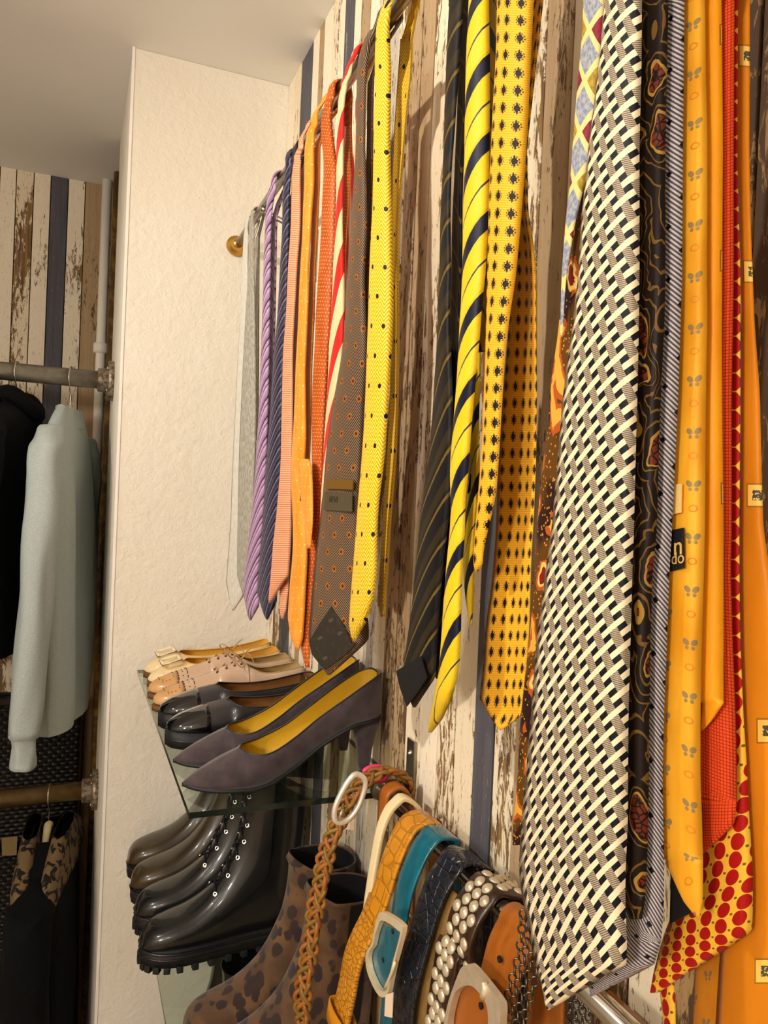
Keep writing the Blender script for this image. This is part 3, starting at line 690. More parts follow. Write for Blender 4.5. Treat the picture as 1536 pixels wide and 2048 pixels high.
t, _ = tie('narrow blue necktie with red and gold diamond lattice', T_DIAMOND,
    [(0, 1167, 1212), (86, 1163, 1206), (172, 1155, 1197), (258, 1148, 1187), (344, 1143, 1175), (400, 1137, 1162), (430, 1133, 1153), (487, 1128, 1144), (560, 1123, 1132), (672, 1120, 1125)], .279, (.04, .03), theta=0.0, cup=.002, ytop=.398, wtop=.011, autolen=.09)
t, _ = tie('orange brown paisley necktie behind the cream lattice tie', T_PAISLEY,
    [(0, 1222, 1258), (120, 1205, 1245), (230, 1185, 1225), (330, 1166, 1205), (430, 1147, 1180), (516, 1132, 1175), (557, 1127, 1172), (672, 1115, 1165), (758, 1102, 1155), (844, 1096, 1150), (958, 1082, 1140), (1044, 1074, 1132), (1086, 1072, 1128), (1172, 1066, 1120), (1258, 1061, 1110), (1344, 1051, 1100), (1458, 1039, 1092), (1560, 1035, 1085), (1640, 1026, 1075), (1690, 1026, 1040)], .2875, (.035, .07), 1640, theta=0.0, cup=.002, ytop=.383, wtop=.011, autolen=.09)
t, Aw = tie('large cream necktie with black and grey woven lattice pattern, nearest front', T_WEAVE,
    [(0, 1209, 1284), (143, 1196, 1283), (286, 1178, 1279), (430, 1163, 1279), (560, 1155, 1279), (643, 1146, 1278), (786, 1126, 1275), (930, 1114, 1271), (1060, 1103, 1268), (1143, 1091, 1265), (1286, 1072, 1261), (1430, 1062, 1257), (1560, 1050, 1256), (1640, 1043, 1256), (1744, 1037, 1251), (1814, 1047, 1251), (1884, 1062, 1254), (1929, 1071, 1253), (1947, 1075, 1222), (1985, 1086, 1158), (2020, 1095, 1098)], .268, (.055, .102), 1884, cup=.003, theta=0.0, ytop=.364, wtop=.012, autolen=.09)
t, _ = tie('dark brown paisley necktie right of the cream lattice tie', T_DKP,
    [(0, 1290, 1337), (286, 1285, 1331), (560, 1285, 1331), (643, 1283, 1329), (786, 1280, 1322), (930, 1275, 1317), (1060, 1270, 1314), (1143, 1268, 1305), (1286, 1265, 1301), (1430, 1262, 1299), (1560, 1260, 1298), (1709, 1250, 1295), (1800, 1245, 1290), (1838, 1262, 1284)], .279, (.04, .065), 1790, anchor='R', theta=0.0, cup=.0025, ytop=.347, wtop=.011, autolen=.09)
t, _ = tie('grey finely striped necktie with tiny black specks', T_MICRO,
    [(0, 1340, 1369), (286, 1335, 1366), (560, 1335, 1364), (786, 1326, 1357), (1060, 1318, 1344), (1143, 1308, 1339), (1286, 1305, 1334), (1430, 1302, 1328), (1560, 1300, 1325), (1605, 1290, 1326), (1709, 1270, 1328), (1814, 1245, 1328), (1884, 1200, 1322), (1930, 1188, 1308), (1960, 1180, 1250), (1992, 1180, 1186)], .288, (.04, .075), 1880, anchor='R', theta=0.0, cup=.0025, ytop=.332, wtop=.011, autolen=.09)
t, Abf = tie('golden necktie scattered with small grey butterflies', T_BUTTER,
    [(0, 1371, 1410), (143, 1371, 1412), (286, 1370, 1415), (560, 1367, 1414), (643, 1364, 1415), (786, 1358, 1412), (930, 1351, 1411), (1060, 1345, 1410), (1143, 1340, 1408), (1286, 1335, 1404), (1430, 1330, 1401), (1560, 1325, 1401), (1605, 1328, 1403), (1709, 1331, 1406), (1727, 1331, 1406), (1804, 1368, 1406), (1838, 1395, 1398)], .297, (.04, .072), 1720, anchor='R', theta=0.0, cup=.0025, ytop=.317, wtop=.011, autolen=.09)
lb, poly, n = patch('label', Abf, t, M_LABELK, [(1354, 1062), (1384, 1056), (1385, 1136), (1354, 1144)], .0050, .0008)
c = sum(poly, Vector()) / 4; ux = (poly[1] - poly[0]); uy = (poly[0] - poly[3])
text_obj('lettering', 'n', lb, c + n * .0010 + uy * .06 + ux * .16, ux, uy, .014, M_INKG); text_obj('lettering', 'do', lb, c + n * .0010 - uy * .22 + ux * .14, ux, uy, .009, M_INKG)
lw, poly, n = patch('care_tag', Abf, t, M_LABELW, [(1360, 970), (1380, 968), (1379, 1026), (1360, 1030)], .0050, .0008)
q = [(1333, 1732), (1376, 1825), (1330, 1850)]
patch('lining', Abf, t, M_LABELK, q, -.004, .001)
strip('tail', t, fab('shaded_butterfly_silk', P_butterfly('D98A1A', 'C4760F')), [(1500, 1440, 1500), (1700, 1420, 1500), (1880, 1392, 1495), (2048, 1384, 1490), (2110, 1400, 1440)], .347, (.05, .09), 2050)  # same butterfly silk, coloured darker to paint in its shade behind the ties
t, _ = tie('amber yellow necktie with sparse square motifs beside the butterfly tie', T_SQUARE,
    [(0, 1412, 1443), (286, 1416, 1446), (560, 1416, 1444), (786, 1414, 1444), (1060, 1412, 1447), (1143, 1410, 1447), (1286, 1406, 1447), (1407, 1404, 1447), (1440, 1402, 1425), (1461, 1402, 1406)], .306, (.04, .065), 1400, anchor='R', theta=0.0, cup=.002, ytop=.303, wtop=.011, autolen=.09)
t, _ = tie('bright orange red knitted necktie with a straight hem', T_KNIT,
    [(0, 1445, 1470), (286, 1447, 1468), (560, 1447, 1468), (786, 1446, 1464), (1060, 1447, 1464), (1143, 1450, 1462), (1286, 1450, 1466), (1401, 1447, 1471), (1480, 1430, 1473), (1560, 1403, 1474), (1605, 1404, 1474), (1650, 1405, 1468), (1706, 1406, 1409)], .314, (.04, .07), 1600, anchor='R', theta=0.0, cup=.002, ytop=.289, wtop=.011, autolen=.09)
t, _ = tie('yellow necktie covered in deep red ovals', T_OVAL,
    [(0, 1460, 1476), (330, 1462, 1475), (560, 1462, 1481), (786, 1462, 1481), (1060, 1458, 1479), (1143, 1460, 1479), (1286, 1464, 1481), (1430, 1462, 1487), (1535, 1450, 1494), (1640, 1410, 1499), (1744, 1385, 1506), (1814, 1350, 1506), (1863, 1330, 1504), (1900, 1318, 1450), (1950, 1306, 1370), (1985, 1300, 1318)], .322, (.03, .10), 1840, cup=.002, theta=0.0, ytop=.275, wtop=.011, autolen=.09)
strip('tail', t, T_OVAL, [(1940, 1318, 1345), (1990, 1322, 1350), (2048, 1330, 1352), (2080, 1332, 1350)], .331, (.04, .04))
t, _ = tie('burnt orange necktie with pale square motifs, rightmost in view', T_OSQ,
    [(0, 1470, 1500), (286, 1472, 1499), (430, 1480, 1501), (560, 1481, 1506), (643, 1484, 1509), (786, 1482, 1520), (930, 1482, 1523), (1060, 1480, 1527), (1143, 1480, 1541), (1430, 1480, 1572), (1560, 1470, 1585), (1700, 1460, 1600), (1900, 1440, 1610), (2060, 1430, 1620), (2120, 1500, 1540)], .331, (.035, .10), 2060, cup=.002, theta=0.0, ytop=.261, wtop=.011, autolen=.09)
# ------------------------------------------------------------------ glass shelves
def glass_mat(name, tint, refl=1.0):
    m = bpy.data.materials.new(name); m.use_nodes = True; nt = m.node_tree; nt.nodes.clear()
    out = nt.nodes.new('ShaderNodeOutputMaterial'); mx = nt.nodes.new('ShaderNodeMixShader'); tr = nt.nodes.new('ShaderNodeBsdfTransparent'); gl = nt.nodes.new('ShaderNodeBsdfGlossy'); fr = nt.nodes.new('ShaderNodeLayerWeight'); fr.inputs[0].default_value = .5; pw = nt.nodes.new('ShaderNodeMath'); pw.operation = 'POWER'; pw.inputs[1].default_value = 4.0; ad = nt.nodes.new('ShaderNodeMath'); ad.operation = 'MULTIPLY_ADD'; ad.inputs[1].default_value = .8; ad.inputs[2].default_value = .03; nt.links.new(fr.outputs['Facing'], pw.inputs[0]); nt.links.new(pw.outputs[0], ad.inputs[0])
    tr.inputs[0].default_value = lin(tint); gl.inputs['Roughness'].default_value = .02; gl.inputs[0].default_value = (.9, .95, .92, 1)
    nt.links.new(ad.outputs[0], mx.inputs[0]); nt.links.new(tr.outputs[0], mx.inputs[1]); nt.links.new(gl.outputs[0], mx.inputs[2]); nt.links.new(mx.outputs[0], out.inputs[0])
    return m
M_GLASS = glass_mat('clear_glass', 'EEF4EE')
M_GEDGE = mat('dark_green_glass_edge', color='16211C', rough=.12, spec=.6)
def shelf(x0, y0, y1, zt, label):
    e = empty('glass_shelf', (x0, y0, zt - .007), 0, label, 'shelf', 'glass shoe shelves'); e['_o'] = (x0, y0, zt - .007)
    z0 = zt - .007; x1 = WX - .002
    V = [(x0, y0, z0), (x1, y0, z0), (x1, y1, z0), (x0, y1, z0), (x0, y0, zt), (x1, y0, zt), (x1, y1, zt), (x0, y1, zt)]
    o = link('glass_pane', V, [(0, 1, 2, 3), (4, 5, 6, 7), (0, 1, 5, 4), (1, 2, 6, 5), (2, 3, 7, 6), (3, 0, 4, 7)], [M_GLASS, M_GEDGE], e, smooth=False)
    for p in o.data.polygons:
        if abs(p.normal.z) < .5: p.material_index = 1
    for yy in (y0 + .14, y1 - .14):
        MB().lathe([(.0, -.012), (.011, -.012), (.012, -.008), (.012, .004), (.006, .008), (0, .008)], Matrix.Translation((WX - .004, yy, zt - .018)) @ Matrix.Rotation(-math.pi / 2, 4, 'Y'), 18).build('shelf_clip', M_DARK, e)
    return e
S1, S2 = 1.207, .825
shelf(.134, .866, 1.600, S1, 'upper glass shelf on the plank wall carrying low shoes')
shelf(.148, .860, 1.600, S2, 'lower glass shelf on the plank wall carrying ankle boots')
# ------------------------------------------------------------------ low shoes
leather = lambda n, c, c2, r=.35, coat=.2, sc=140: mat(n, lambda b: (setattr(b, 'bump', b.noise(b.vec(*b.pos(True)), sc * 3, 2)), b.mix(b.noise(b.vec(*b.pos(True)), 26, 3).ss(.3, .7), c, c2))[1], rough=r, coat=coat, bump_d=.0003, bump_s=.3)
M_SUEDE = mat('aubergine_suede', lambda b: (setattr(b, 'bump', b.noise(b.vec(*b.pos(True)), 900, 2)), b.mix(b.noise(b.vec(*b.pos(True)), 60, 4).ss(.3, .7), '44363A', '32272A'))[1], rough=.9, sheen=.3, bump_d=.0004)
M_GOLDL = mat('golden_leather_lining', color='C9A024', rough=.45)
M_BLKL = leather('black_smooth_leather', '1E1D20', '2B2A2E', .38)
M_PAT = mat('black_patent_leather', color='0A0A0C', rough=.07, coat=1.0)
M_TANL = mat('brown_fabric_lining', lambda b: b.mix(b.noise(b.vec(*b.pos(True)), 400, 2), '8A5A22', '6E4418'), rough=.8)
M_BLKR = mat('black_rubber', color='111112', rough=.6)
M_BEIGE = leather('pinkish_beige_leather', 'CDAE94', 'BF9F84', .33, .3)
M_CAPB = leather('tan_toe_leather', 'C99A68', 'B98650', .33, .3)
M_CREAML = leather('cream_leather', 'E8CFA0', 'DDBF8C', .35, .3)
M_CREAMLN = mat('honey_lining', color='D9A23C', rough=.5)
M_TAUPELN = mat('taupe_lining', color='B89A62', rough=.6)
M_SOLEB = mat('stacked_brown_sole', color='6A4726', rough=.6)
M_LACE = mat('beige_lace', color='B08E62', rough=.7); M_HOLE = mat('punched_hole', color='4A3020', rough=.9)
M_FRAMEW = mat('cream_buckle', color='F0E0BC', rough=.25, coat=.5)
def half(w, zb, zt, o, n=8):
    h = zt - zb; P = [(.86 * w, zb), (1.12 * w, zb + .38 * h), (o + (w - o) * .74, zt - .01 * h), (o, zt)]; out = []
    for k in range(n):
        t = k / (n - 1); a, b_, c, d = (1 - t) ** 3, 3 * t * (1 - t) ** 2, 3 * t * t * (1 - t), t ** 3
        out.append(tuple(a * P[0][i] + b_ * P[1][i] + c * P[2][i] + d * P[3][i] for i in range(2)))
    return out
def fine(rows, n=4): return [tuple(r) for r in smooth_pts(rows, n)]
def loft(rows, inset=0.0, zlift=0.0, n=8):
    V, F = [], []; m = 2 * n
    for (x, w, zb, zt, o) in rows:
        w2 = max(.0006, w - inset); H = half(w2, zb + zlift, max(zb + zlift + .001, zt - inset * .6), max(0, min(o, w2) - (inset * .3 if o > 0 else 0)), n)
        V += [(x, -a, z) for a, z in H[::-1]] + [(x, a, z) for a, z in H]
    for i in range(len(rows) - 1):
        for k in range(m - 1): F.append((i * m + k, i * m + k + 1, (i + 1) * m + k + 1, (i + 1) * m + k))
    F.append(tuple(range(m))[::-1]); F.append(tuple(range((len(rows) - 1) * m, len(rows) * m)))
    return V, F
def sole_mesh(rows, thick=None, flat=True, grow=.0016, ext=.0015):
    """slab under the rows: from the ground (flat) or a thin layer following them"""
    V, F = [], []
    xs = [r[0] for r in rows]
    for i, (x, w, zb, zt, o) in enumerate(rows):
        g = w + grow; xx = x + (ext if i == len(rows) - 1 else (-ext if i == 0 else 0))
        lo = 0.0 if flat else zb - thick
        V += [(xx, -g, lo), (xx, g, lo), (xx, g, zb + .001), (xx, -g, zb + .001)]
    for i in range(len(rows) - 1):
        for k in range(4): F.append((i * 4 + k, i * 4 + (k + 1) % 4, (i + 1) * 4 + (k + 1) % 4, (i + 1) * 4 + k))
    n = len(rows); F += [(3, 2, 1, 0), tuple(range(n * 4 - 4, n * 4))]
    return V, F
def rim(rows):
    L = [(x, -o, zt) for (x, w, zb, zt, o) in rows if o > .002]; R = [(x, o, zt) for (x, w, zb, zt, o) in rows if o > .002]
    xt = [r for r in rows if r[4] <= .002]
    tip = [(xt[0][0], 0, xt[0][3])] if xt else []
    return R + tip + L[::-1]
def surf(rows, x, t, side):
    i = min(range(len(rows)), key=lambda k: abs(rows[k][0] - x)); r = rows[i]; H = half(r[1], r[2], r[3], r[4], 21)
    a, z = H[int(round(t * 20))]; return Vector((r[0], side * a, z))
def put(parent, name, VF, m, **k): return link(name, VF[0], VF[1], m, parent, recentre=False, **k)
def putmb(parent, name, mb, m, **k): return link(name, mb.v, mb.f, m, parent, recentre=False, **k)
PUMP = fine([(.001, .010, .073, .128, .008), (.006, .020, .073, .130, .017), (.02, .0275, .072, .125, .0245), (.05, .0295, .066, .107, .0265), (.09, .027, .044, .081, .024), (.12, .029, .023, .060, .026), (.15, .035, .0085, .045, .031), (.168, .0365, .0045, .0415, .0275), (.179, .0365, .0035, .042, .017), (.185, .036, .0035, .043, 0), (.20, .0335, .0035, .037, 0), (.22, .0265, .0035, .0275, 0), (.238, .016, .0045, .018, 0), (.247, .0075, .0055, .012, 0), (.2515, .0012, .0065, .0095, 0)])
LOAF = fine([(.001, .012, .021, .062, .009), (.008, .025, .021, .066, .022), (.03, .031, .021, .061, .0275), (.08, .031, .021, .053, .0265), (.12, .034, .020, .051, .029), (.147, .038, .0195, .053, .030), (.160, .039, .0195, .056, .022), (.168, .039, .0195, .058, 0), (.19, .0385, .0195, .054, 0), (.215, .036, .020, .047, 0), (.234, .030, .0205, .040, 0), (.246, .020, .021, .033, 0), (.2505, .010, .0215, .028, 0), (.252, .002, .022, .025, 0)])
BROG = fine([(.001, .012, .012, .058, .009), (.008, .025, .012, .064, .020), (.03, .0305, .012, .060, .024), (.07, .031, .012, .056, .023), (.095, .0325, .012, .064, .018), (.104, .033, .012, .071, .004), (.108, .0335, .012, .072, 0), (.13, .0355, .011, .068, 0), (.16, .0385, .010, .057, 0), (.19, .0385, .009, .047, 0), (.22, .034, .010, .038, 0), (.24, .024, .011, .030, 0), (.2495, .012, .012, .023, 0), (.2525, .002, .013, .018, 0)])
BALL = fine([(.001, .012, .012, .056, .009), (.008, .025, .012, .062, .022), (.03, .030, .012, .056, .0265), (.08, .030, .012, .047, .0255), (.13, .034, .010, .043, .029), (.16, .038, .008, .043, .031), (.175, .0385, .008, .044, .024), (.185, .0385, .008, .045, 0), (.205, .036, .008, .041, 0), (.225, .029, .009, .034, 0), (.238, .019, .010, .026, 0), (.244, .009, .011, .020, 0), (.2465, .0015, .012, .016, 0)])
def place(name, label, cat, group, rows_len, X, Y, Z, rz=0.0):
    return empty(name, (X, Y, Z), math.pi + rz, label, cat, group)
def heel_mesh(z1, x0, x1, w, x0b, x1b, wb):
    V = []; prof = [(0, 0.0), (.15, .35), (.5, .72), (.85, .95), (1, 1)]
    for z, f in ((0, 0), (z1 * .08, .05), (z1 * .35, .18), (z1 * .65, .42), (z1 * .85, .72), (z1, 1.0)):
        a, b_, ww = x0b + (x0 - x0b) * f, x1b + (x1 - x1b) * f, wb + (w - wb) * f; cx = (a + b_) / 2; rx = (b_ - a) / 2
        V += [(cx + rx * math.copysign(abs(math.cos(t)) ** .6, math.cos(t)), ww * math.copysign(abs(math.sin(t)) ** .6, math.sin(t)), z) for t in [2 * math.pi * i / 16 for i in range(16)]]
    F = [(k * 16 + i, k * 16 + (i + 1) % 16, (k + 1) * 16 + (i + 1) % 16, (k + 1) * 16 + i) for k in range(5) for i in range(16)]
    F += [tuple(range(16))[::-1], tuple(range(80, 96))]
    return V, F
for i, (yy, rz, nm) in enumerate(((.945, .03, 'near one'), (1.030, .02, 'far one'))):
    e = place('pump', ['aubergine suede court shoe with golden lining, nearest on the upper shelf', 'aubergine suede court shoe half hidden behind its nearer twin'][i], 'shoe', 'suede court shoes', .25, .388, yy, S1 + .0005, rz)
    put(e, 'upper', loft(PUMP), M_SUEDE)
    put(e, 'lining', loft([r for r in PUMP if r[0] < .2], .0022, .003), M_GOLDL)
    put(e, 'sole', sole_mesh([r for r in PUMP], .0028, False, .0004), M_BLKR)
    put(e, 'heel', heel_mesh(.073, -.003, .042, .021, .011, .024, .0065), M_SUEDE)
    putmb(e, 'binding', MB().tube(rim(PUMP), .0011, 6), M_BLKL)
for i, (yy, rz) in enumerate(((1.120, .02), (1.212, .02))):
    e = place('loafer', ['black leather flat shoe with glossy patent toe cap, nearer of the pair', 'black leather flat shoe with glossy patent toe cap beside the beige brogues'][i], 'shoe', 'black patent-toe shoes', .25, .388, yy, S1 + .0005, rz)
    put(e, 'upper', loft(LOAF), M_BLKL)
    put(e, 'lining', loft([r for r in LOAF if r[0] < .18], .0022, .003), M_TANL)
    cap = [(x, w + .0009, zb, zt + .0009, o) for (x, w, zb, zt, o) in LOAF if x > .196]
    put(e, 'toe_cap', loft(cap), M_PAT)
    s = sole_mesh(LOAF, None, True, .0022); so = put(e, 'sole', s, M_BLKR)
    xs = [r for r in LOAF]; pts = [(x, -(w + .0024), .011) for (x, w, zb, zt, o) in xs] + [(x, w + .0024, .011) for (x, w, zb, zt, o) in xs[::-1]]
    putmb(so, 'sole_groove', MB().tube(pts, .0011, 6, True), M_BLKL)
    putmb(e, 'binding', MB().tube(rim(LOAF), .0011, 6), M_BLKL)
    put(e, 'heel_patch', loft([(x, w + .0009, zb, zt + .0009, o) for (x, w, zb, zt, o) in LOAF if x < .03]), M_PAT)
def lace_bow(rows, xc):
    c = surf(rows, xc, 1.0, 0) + Vector((0, 0, .004)); mb = MB()
    for s in (-1, 1):
        loop = [c, c + Vector((.010, s * .012, .010)), c + Vector((.016, s * .026, .006)), c + Vector((.004, s * .030, -.006)), c + Vector((-.006, s * .018, -.002)), c]
        mb.tube([tuple(p) for p in smooth_pts(loop, 6)], .0009, 6)
        end = [c, c + Vector((-.012, s * .008, .012)), c + Vector((-.022, s * .014, .018 if s < 0 else -.004))]
        mb.tube([tuple(p) for p in smooth_pts(end, 6)], .0009, 6)
    mb.lathe([(0, -.003), (.003, 0), (0, .003)], Matrix.Translation(c), 8)
    return mb
for i, (yy, rz) in enumerate(((1.302, .02), (1.382, .02))):
    e = place('brogue', ['pinkish beige lace-up brogue with looped lace, nearer of the pair', 'pinkish beige lace-up brogue beside the cream buckled shoes'][i], 'shoe', 'beige brogues', .25, .388, yy, S1 + .0005, rz); e.scale = (1, .94, 1)
    put(e, 'upper', loft(BROG), M_BEIGE)
    put(e, 'lining', loft([r for r in BROG if r[0] < .115], .0022, .003), M_TAUPELN)
    put(e, 'toe_cap', loft([(x, w + .0008, zb, zt + .0008, o) for (x, w, zb, zt, o) in BROG if x > .205]), M_CAPB)
    put(e, 'quarter', loft([(x, w + .0011, zb, zt + .0013, (o if o else 0)) for (x, w, zb, zt, o) in BROG if .1 < x < .155]), M_BEIGE)
    put(e, 'sole', sole_mesh([(x, w, zb * .6 if x > .08 else zb * .6, zt, o) for (x, w, zb, zt, o) in BROG], None, True, .0022), M_SOLEB)
    holes = MB()
    for s in (-1, 1):
        for k in range(13):
            p = surf(BROG, .203, k / 12, s); holes.lathe([(.0009, -.0005), (.0009, .0014)], Matrix.Translation(p), 6)
        for k in range(9):
            a = k / 8 * math.pi; p = surf(BROG, .225 + .012 * math.cos(a), .98 - .35 * math.sin(a), s); holes.lathe([(.0008, -.0005), (.0008, .0016)], Matrix.Translation(p), 6)
        for k in range(16):
            p = surf(BROG, .196 - .004 * abs((k % 4) - 2), .15 + .8 * k / 15, s); holes.lathe([(.0008, -.0005), (.0008, .0012)], Matrix.Translation(p), 6)
    putmb(e, 'perforations', holes, M_HOLE)
    for s in (-1, 1):
        for xx in (.112, .125, .138, .15): putmb(e, 'eyelet', MB().lathe([(.0016, -.0005), (.0022, .0022), (.0010, .0022)], Matrix.Translation(surf(BROG, xx, .84, s) + Vector((0, 0, .0006))), 10), M_HOLE)
    lc = lace_bow(BROG, .112)
    for xx in (.112, .125, .138, .15): 
        a, b_ = surf(BROG, xx, .84, -1), surf(BROG, xx, .84, 1); mid = (a + b_) / 2 + Vector((0, 0, .008)); lc.tube([tuple(p) for p in smooth_pts([a + Vector((0, 0, .002)), mid, b_ + Vector((0, 0, .002))], 6)], .0009, 6)
    putmb(e, 'lace', lc, M_LACE)
    putmb(e, 'topline', MB().tube(rim(BROG), .0010, 6), M_LACE)
for i, (yy, rz) in enumerate(((1.461, .02), (1.539, .02))):
    e = place('buckled_shoe', ['cream leather flat shoe with rectangular buckle, nearer of the pair', 'cream leather flat shoe with rectangular buckle beside the partition'][i], 'shoe', 'cream buckled shoes', .25, .388, yy, S1 + .0005, rz); e.scale = (1, .94, 1)
    put(e, 'upper', loft(BALL), M_CREAML)
    put(e, 'lining', loft([r for r in BALL if r[0] < .2], .0022, .003), M_CREAMLN)
    put(e, 'sole', sole_mesh(BALL, None, True, .0012), M_SOLEB)
    fr = MB(); M4 = Matrix.Translation((.207, 0, .0445)) @ Matrix.Rotation(.28, 4, 'Y')
    for lo, hi in (((-.018, -.026, 0), (-.013, .026, .005)), ((.013, -.026, 0), (.018, .026, .005)), ((-.018, -.026, 0), (.018, -.021, .005)), ((-.018, .021, 0), (.018, .026, .005))): fr.box(lo, hi, .001, M4)
    bk = putmb(e, 'buckle', fr, M_FRAMEW)
    putmb(bk, 'buckle_edge', MB().tube([tuple(M4 @ Vector(p)) for p in ((-.0185, -.0265, .003), (.0185, -.0265, .003), (.0185, .0265, .003), (-.0185, .0265, .003))], .0009, 6, True), M_BRASS)
    putmb(e, 'binding', MB().tube(rim(BALL), .0011, 6), M_CREAMLN)
# ------------------------------------------------------------------ boots
def ring_pt(A, B_, w, t, pw=.85):
    c = (Vector((A[0], 0, A[1])) + Vector((B_[0], 0, B_[1]))) / 2; a = (Vector((A[0], 0, A[1])) - Vector((B_[0], 0, B_[1]))) / 2
    co, si = math.cos(t), math.sin(t)
    return c + a * math.copysign(abs(co) ** pw, co) + Vector((0, 1, 0)) * w * math.copysign(abs(si) ** pw, si)
def boot_rows(rails, n=4): return [tuple(r) for r in smooth_pts(rails, n)]
def boot_skin(rows, n=28, inset=0.0, start=0):
    V, F = [], []; rows = rows[start:]
    for (ax, az, bx_, bz, w) in rows:
        A, B_ = Vector((ax, 0, az)), Vector((bx_, 0, bz)); d = (A - B_); L = d.length; d = d / L if L else d
        A2, B2 = A - d * inset, B_ + d * inset
        V += [ring_pt((A2.x, A2.z), (B2.x, B2.z), max(.0005, w - inset), 2 * math.pi * k / n) for k in range(n)]
    for i in range(len(rows) - 1):
        for k in range(n): F.append((i * n + k, i * n + (k + 1) % n, (i + 1) * n + (k + 1) % n, (i + 1) * n + k))
    F.append(tuple(range(n)))
    return V, F
RAILS = [(.262, .033, .2645, .026, .003), (.258, .046, .261, .023, .020), (.246, .058, .249, .021, .033), (.222, .066, .222, .020, .041), (.19, .076, .185, .020, .0425), (.16, .096, .14, .020, .040), (.139, .122, .095, .020, .036), (.124, .150, .05, .020, .035), (.114, .175, .014, .034, .035), (.109, .20, .005, .08, .035), (.107, .225, .006, .14, .036), (.107, .245, .003, .195, .038)]
def boot_sole(outline, z0, z1, grow=.003):
    top = [(x, w + grow) for x, w in outline]; pts = [(x, -w) for x, w in top] + [(x, w) for x, w in top[::-1]]
    n = len(pts); mb = MB(); mb.add([(x, y, z0) for x, y in pts] + [(x, y, z1) for x, y in pts], [tuple(range(n))[::-1], tuple(range(n, 2 * n))] + [(i, (i + 1) % n, n + (i + 1) % n, n + i) for i in range(n)])
    return mb, pts
OUT = [(-.002, .012), (.004, .024), (.02, .031), (.06, .031), (.10, .032), (.14, .037), (.18, .0415), (.215, .0415), (.24, .035), (.256, .022), (.263, .008)]
OUT = [tuple(p) for p in smooth_pts(OUT, 3)]
M_BRNB = leather('dark_olive_brown_leather', '46371F', '302616', .28, .4)
M_BLKB = leather('black_waxed_leather', '141415', '1E1D1C', .26, .45)
M_LINB = mat('black_lining', color='08080A', rough=.9)
def leopard(b):
    x, y, z = b.pos(True); n = b.noise(b.vec(x, y, z), 30, 2); v = b.voro(b.vec(x * 46 + n * .9, y * 46 + n * .9, z * 40), 1, 'F1'); m2 = b.noise(b.vec(x, y, z), 70, 2)
    spot = (v + (m2 - .5) * .35).ss(.46, .38); b.bump = b.noise(b.vec(x, y, z), 900, 2)
    c = b.mix(n.ss(.35, .65), '64462A', '4C3420'); return b.mix(spot, c, '2C1C18')
M_LEO = mat('leopard_suede', leopard, rough=.9, sheen=.2, bump_d=.0004)
def shaft_extend(rails, ztop, lean=.0):
    r = list(rails); a = r[-1]
    for k in range(1, 4):
        f = k / 3; r.append((a[0] + lean * f + .002 * f, a[1] + (ztop - a[1]) * f, a[2] - .002 * f, a[3] + (ztop - .004 - a[3]) * f, a[4] + .003 * f))
    return r
def boot(label, group, X, Y, leather_m, ztop, kind, rz=0.0, L=1.0):
    e = empty('ankle_boot', (X, Y, S2 + .0005), math.pi + rz, label, 'boot', group); e.scale = (L, 1, 1)
    rows = boot_rows(shaft_extend(RAILS, ztop)); n0 = len(rows)
    put(e, 'upper', boot_skin(rows), leather_m); put(e, 'lining', boot_skin(rows, inset=.0025, start=n0 - 22), M_LINB)
    top = rows[-1]; putmb(e, 'collar', MB().tube([ring_pt((top[0], top[1]), (top[2], top[3]), top[4], 2 * math.pi * k / 28) for k in range(28)], .0016, 6, True), leather_m)
    return e, rows
def front_pt(rows, i, t, lift=.001):
    r = rows[i]; p = ring_pt((r[0], r[1]), (r[2], r[3]), r[4] + lift, t); return p
for i, yy in enumerate((1.452, 1.549)):
    e, rows = boot(['dark olive brown leather ankle boot, nearer of the pair on lower shelf', 'dark olive brown leather ankle boot against the plaster partition'][i], 'brown ankle boots', .388, yy, M_BRNB, .30, 'chelsea', .03)
    mb, pts = boot_sole(OUT, .0, .021); putmb(e, 'sole', mb, M_BLKR)
    putmb(e, 'welt', MB().tube([(x, y, .020) for x, y in pts], .0022, 6, True), M_BLKB)
    mb = MB()
    for s in (-1, 1):
        a = [front_pt(rows, k, s * .9) for k in range(26, 40, 2)]; mb.tube(a, .0012, 6)
    putmb(e, 'side_seam', mb, M_BLKB)
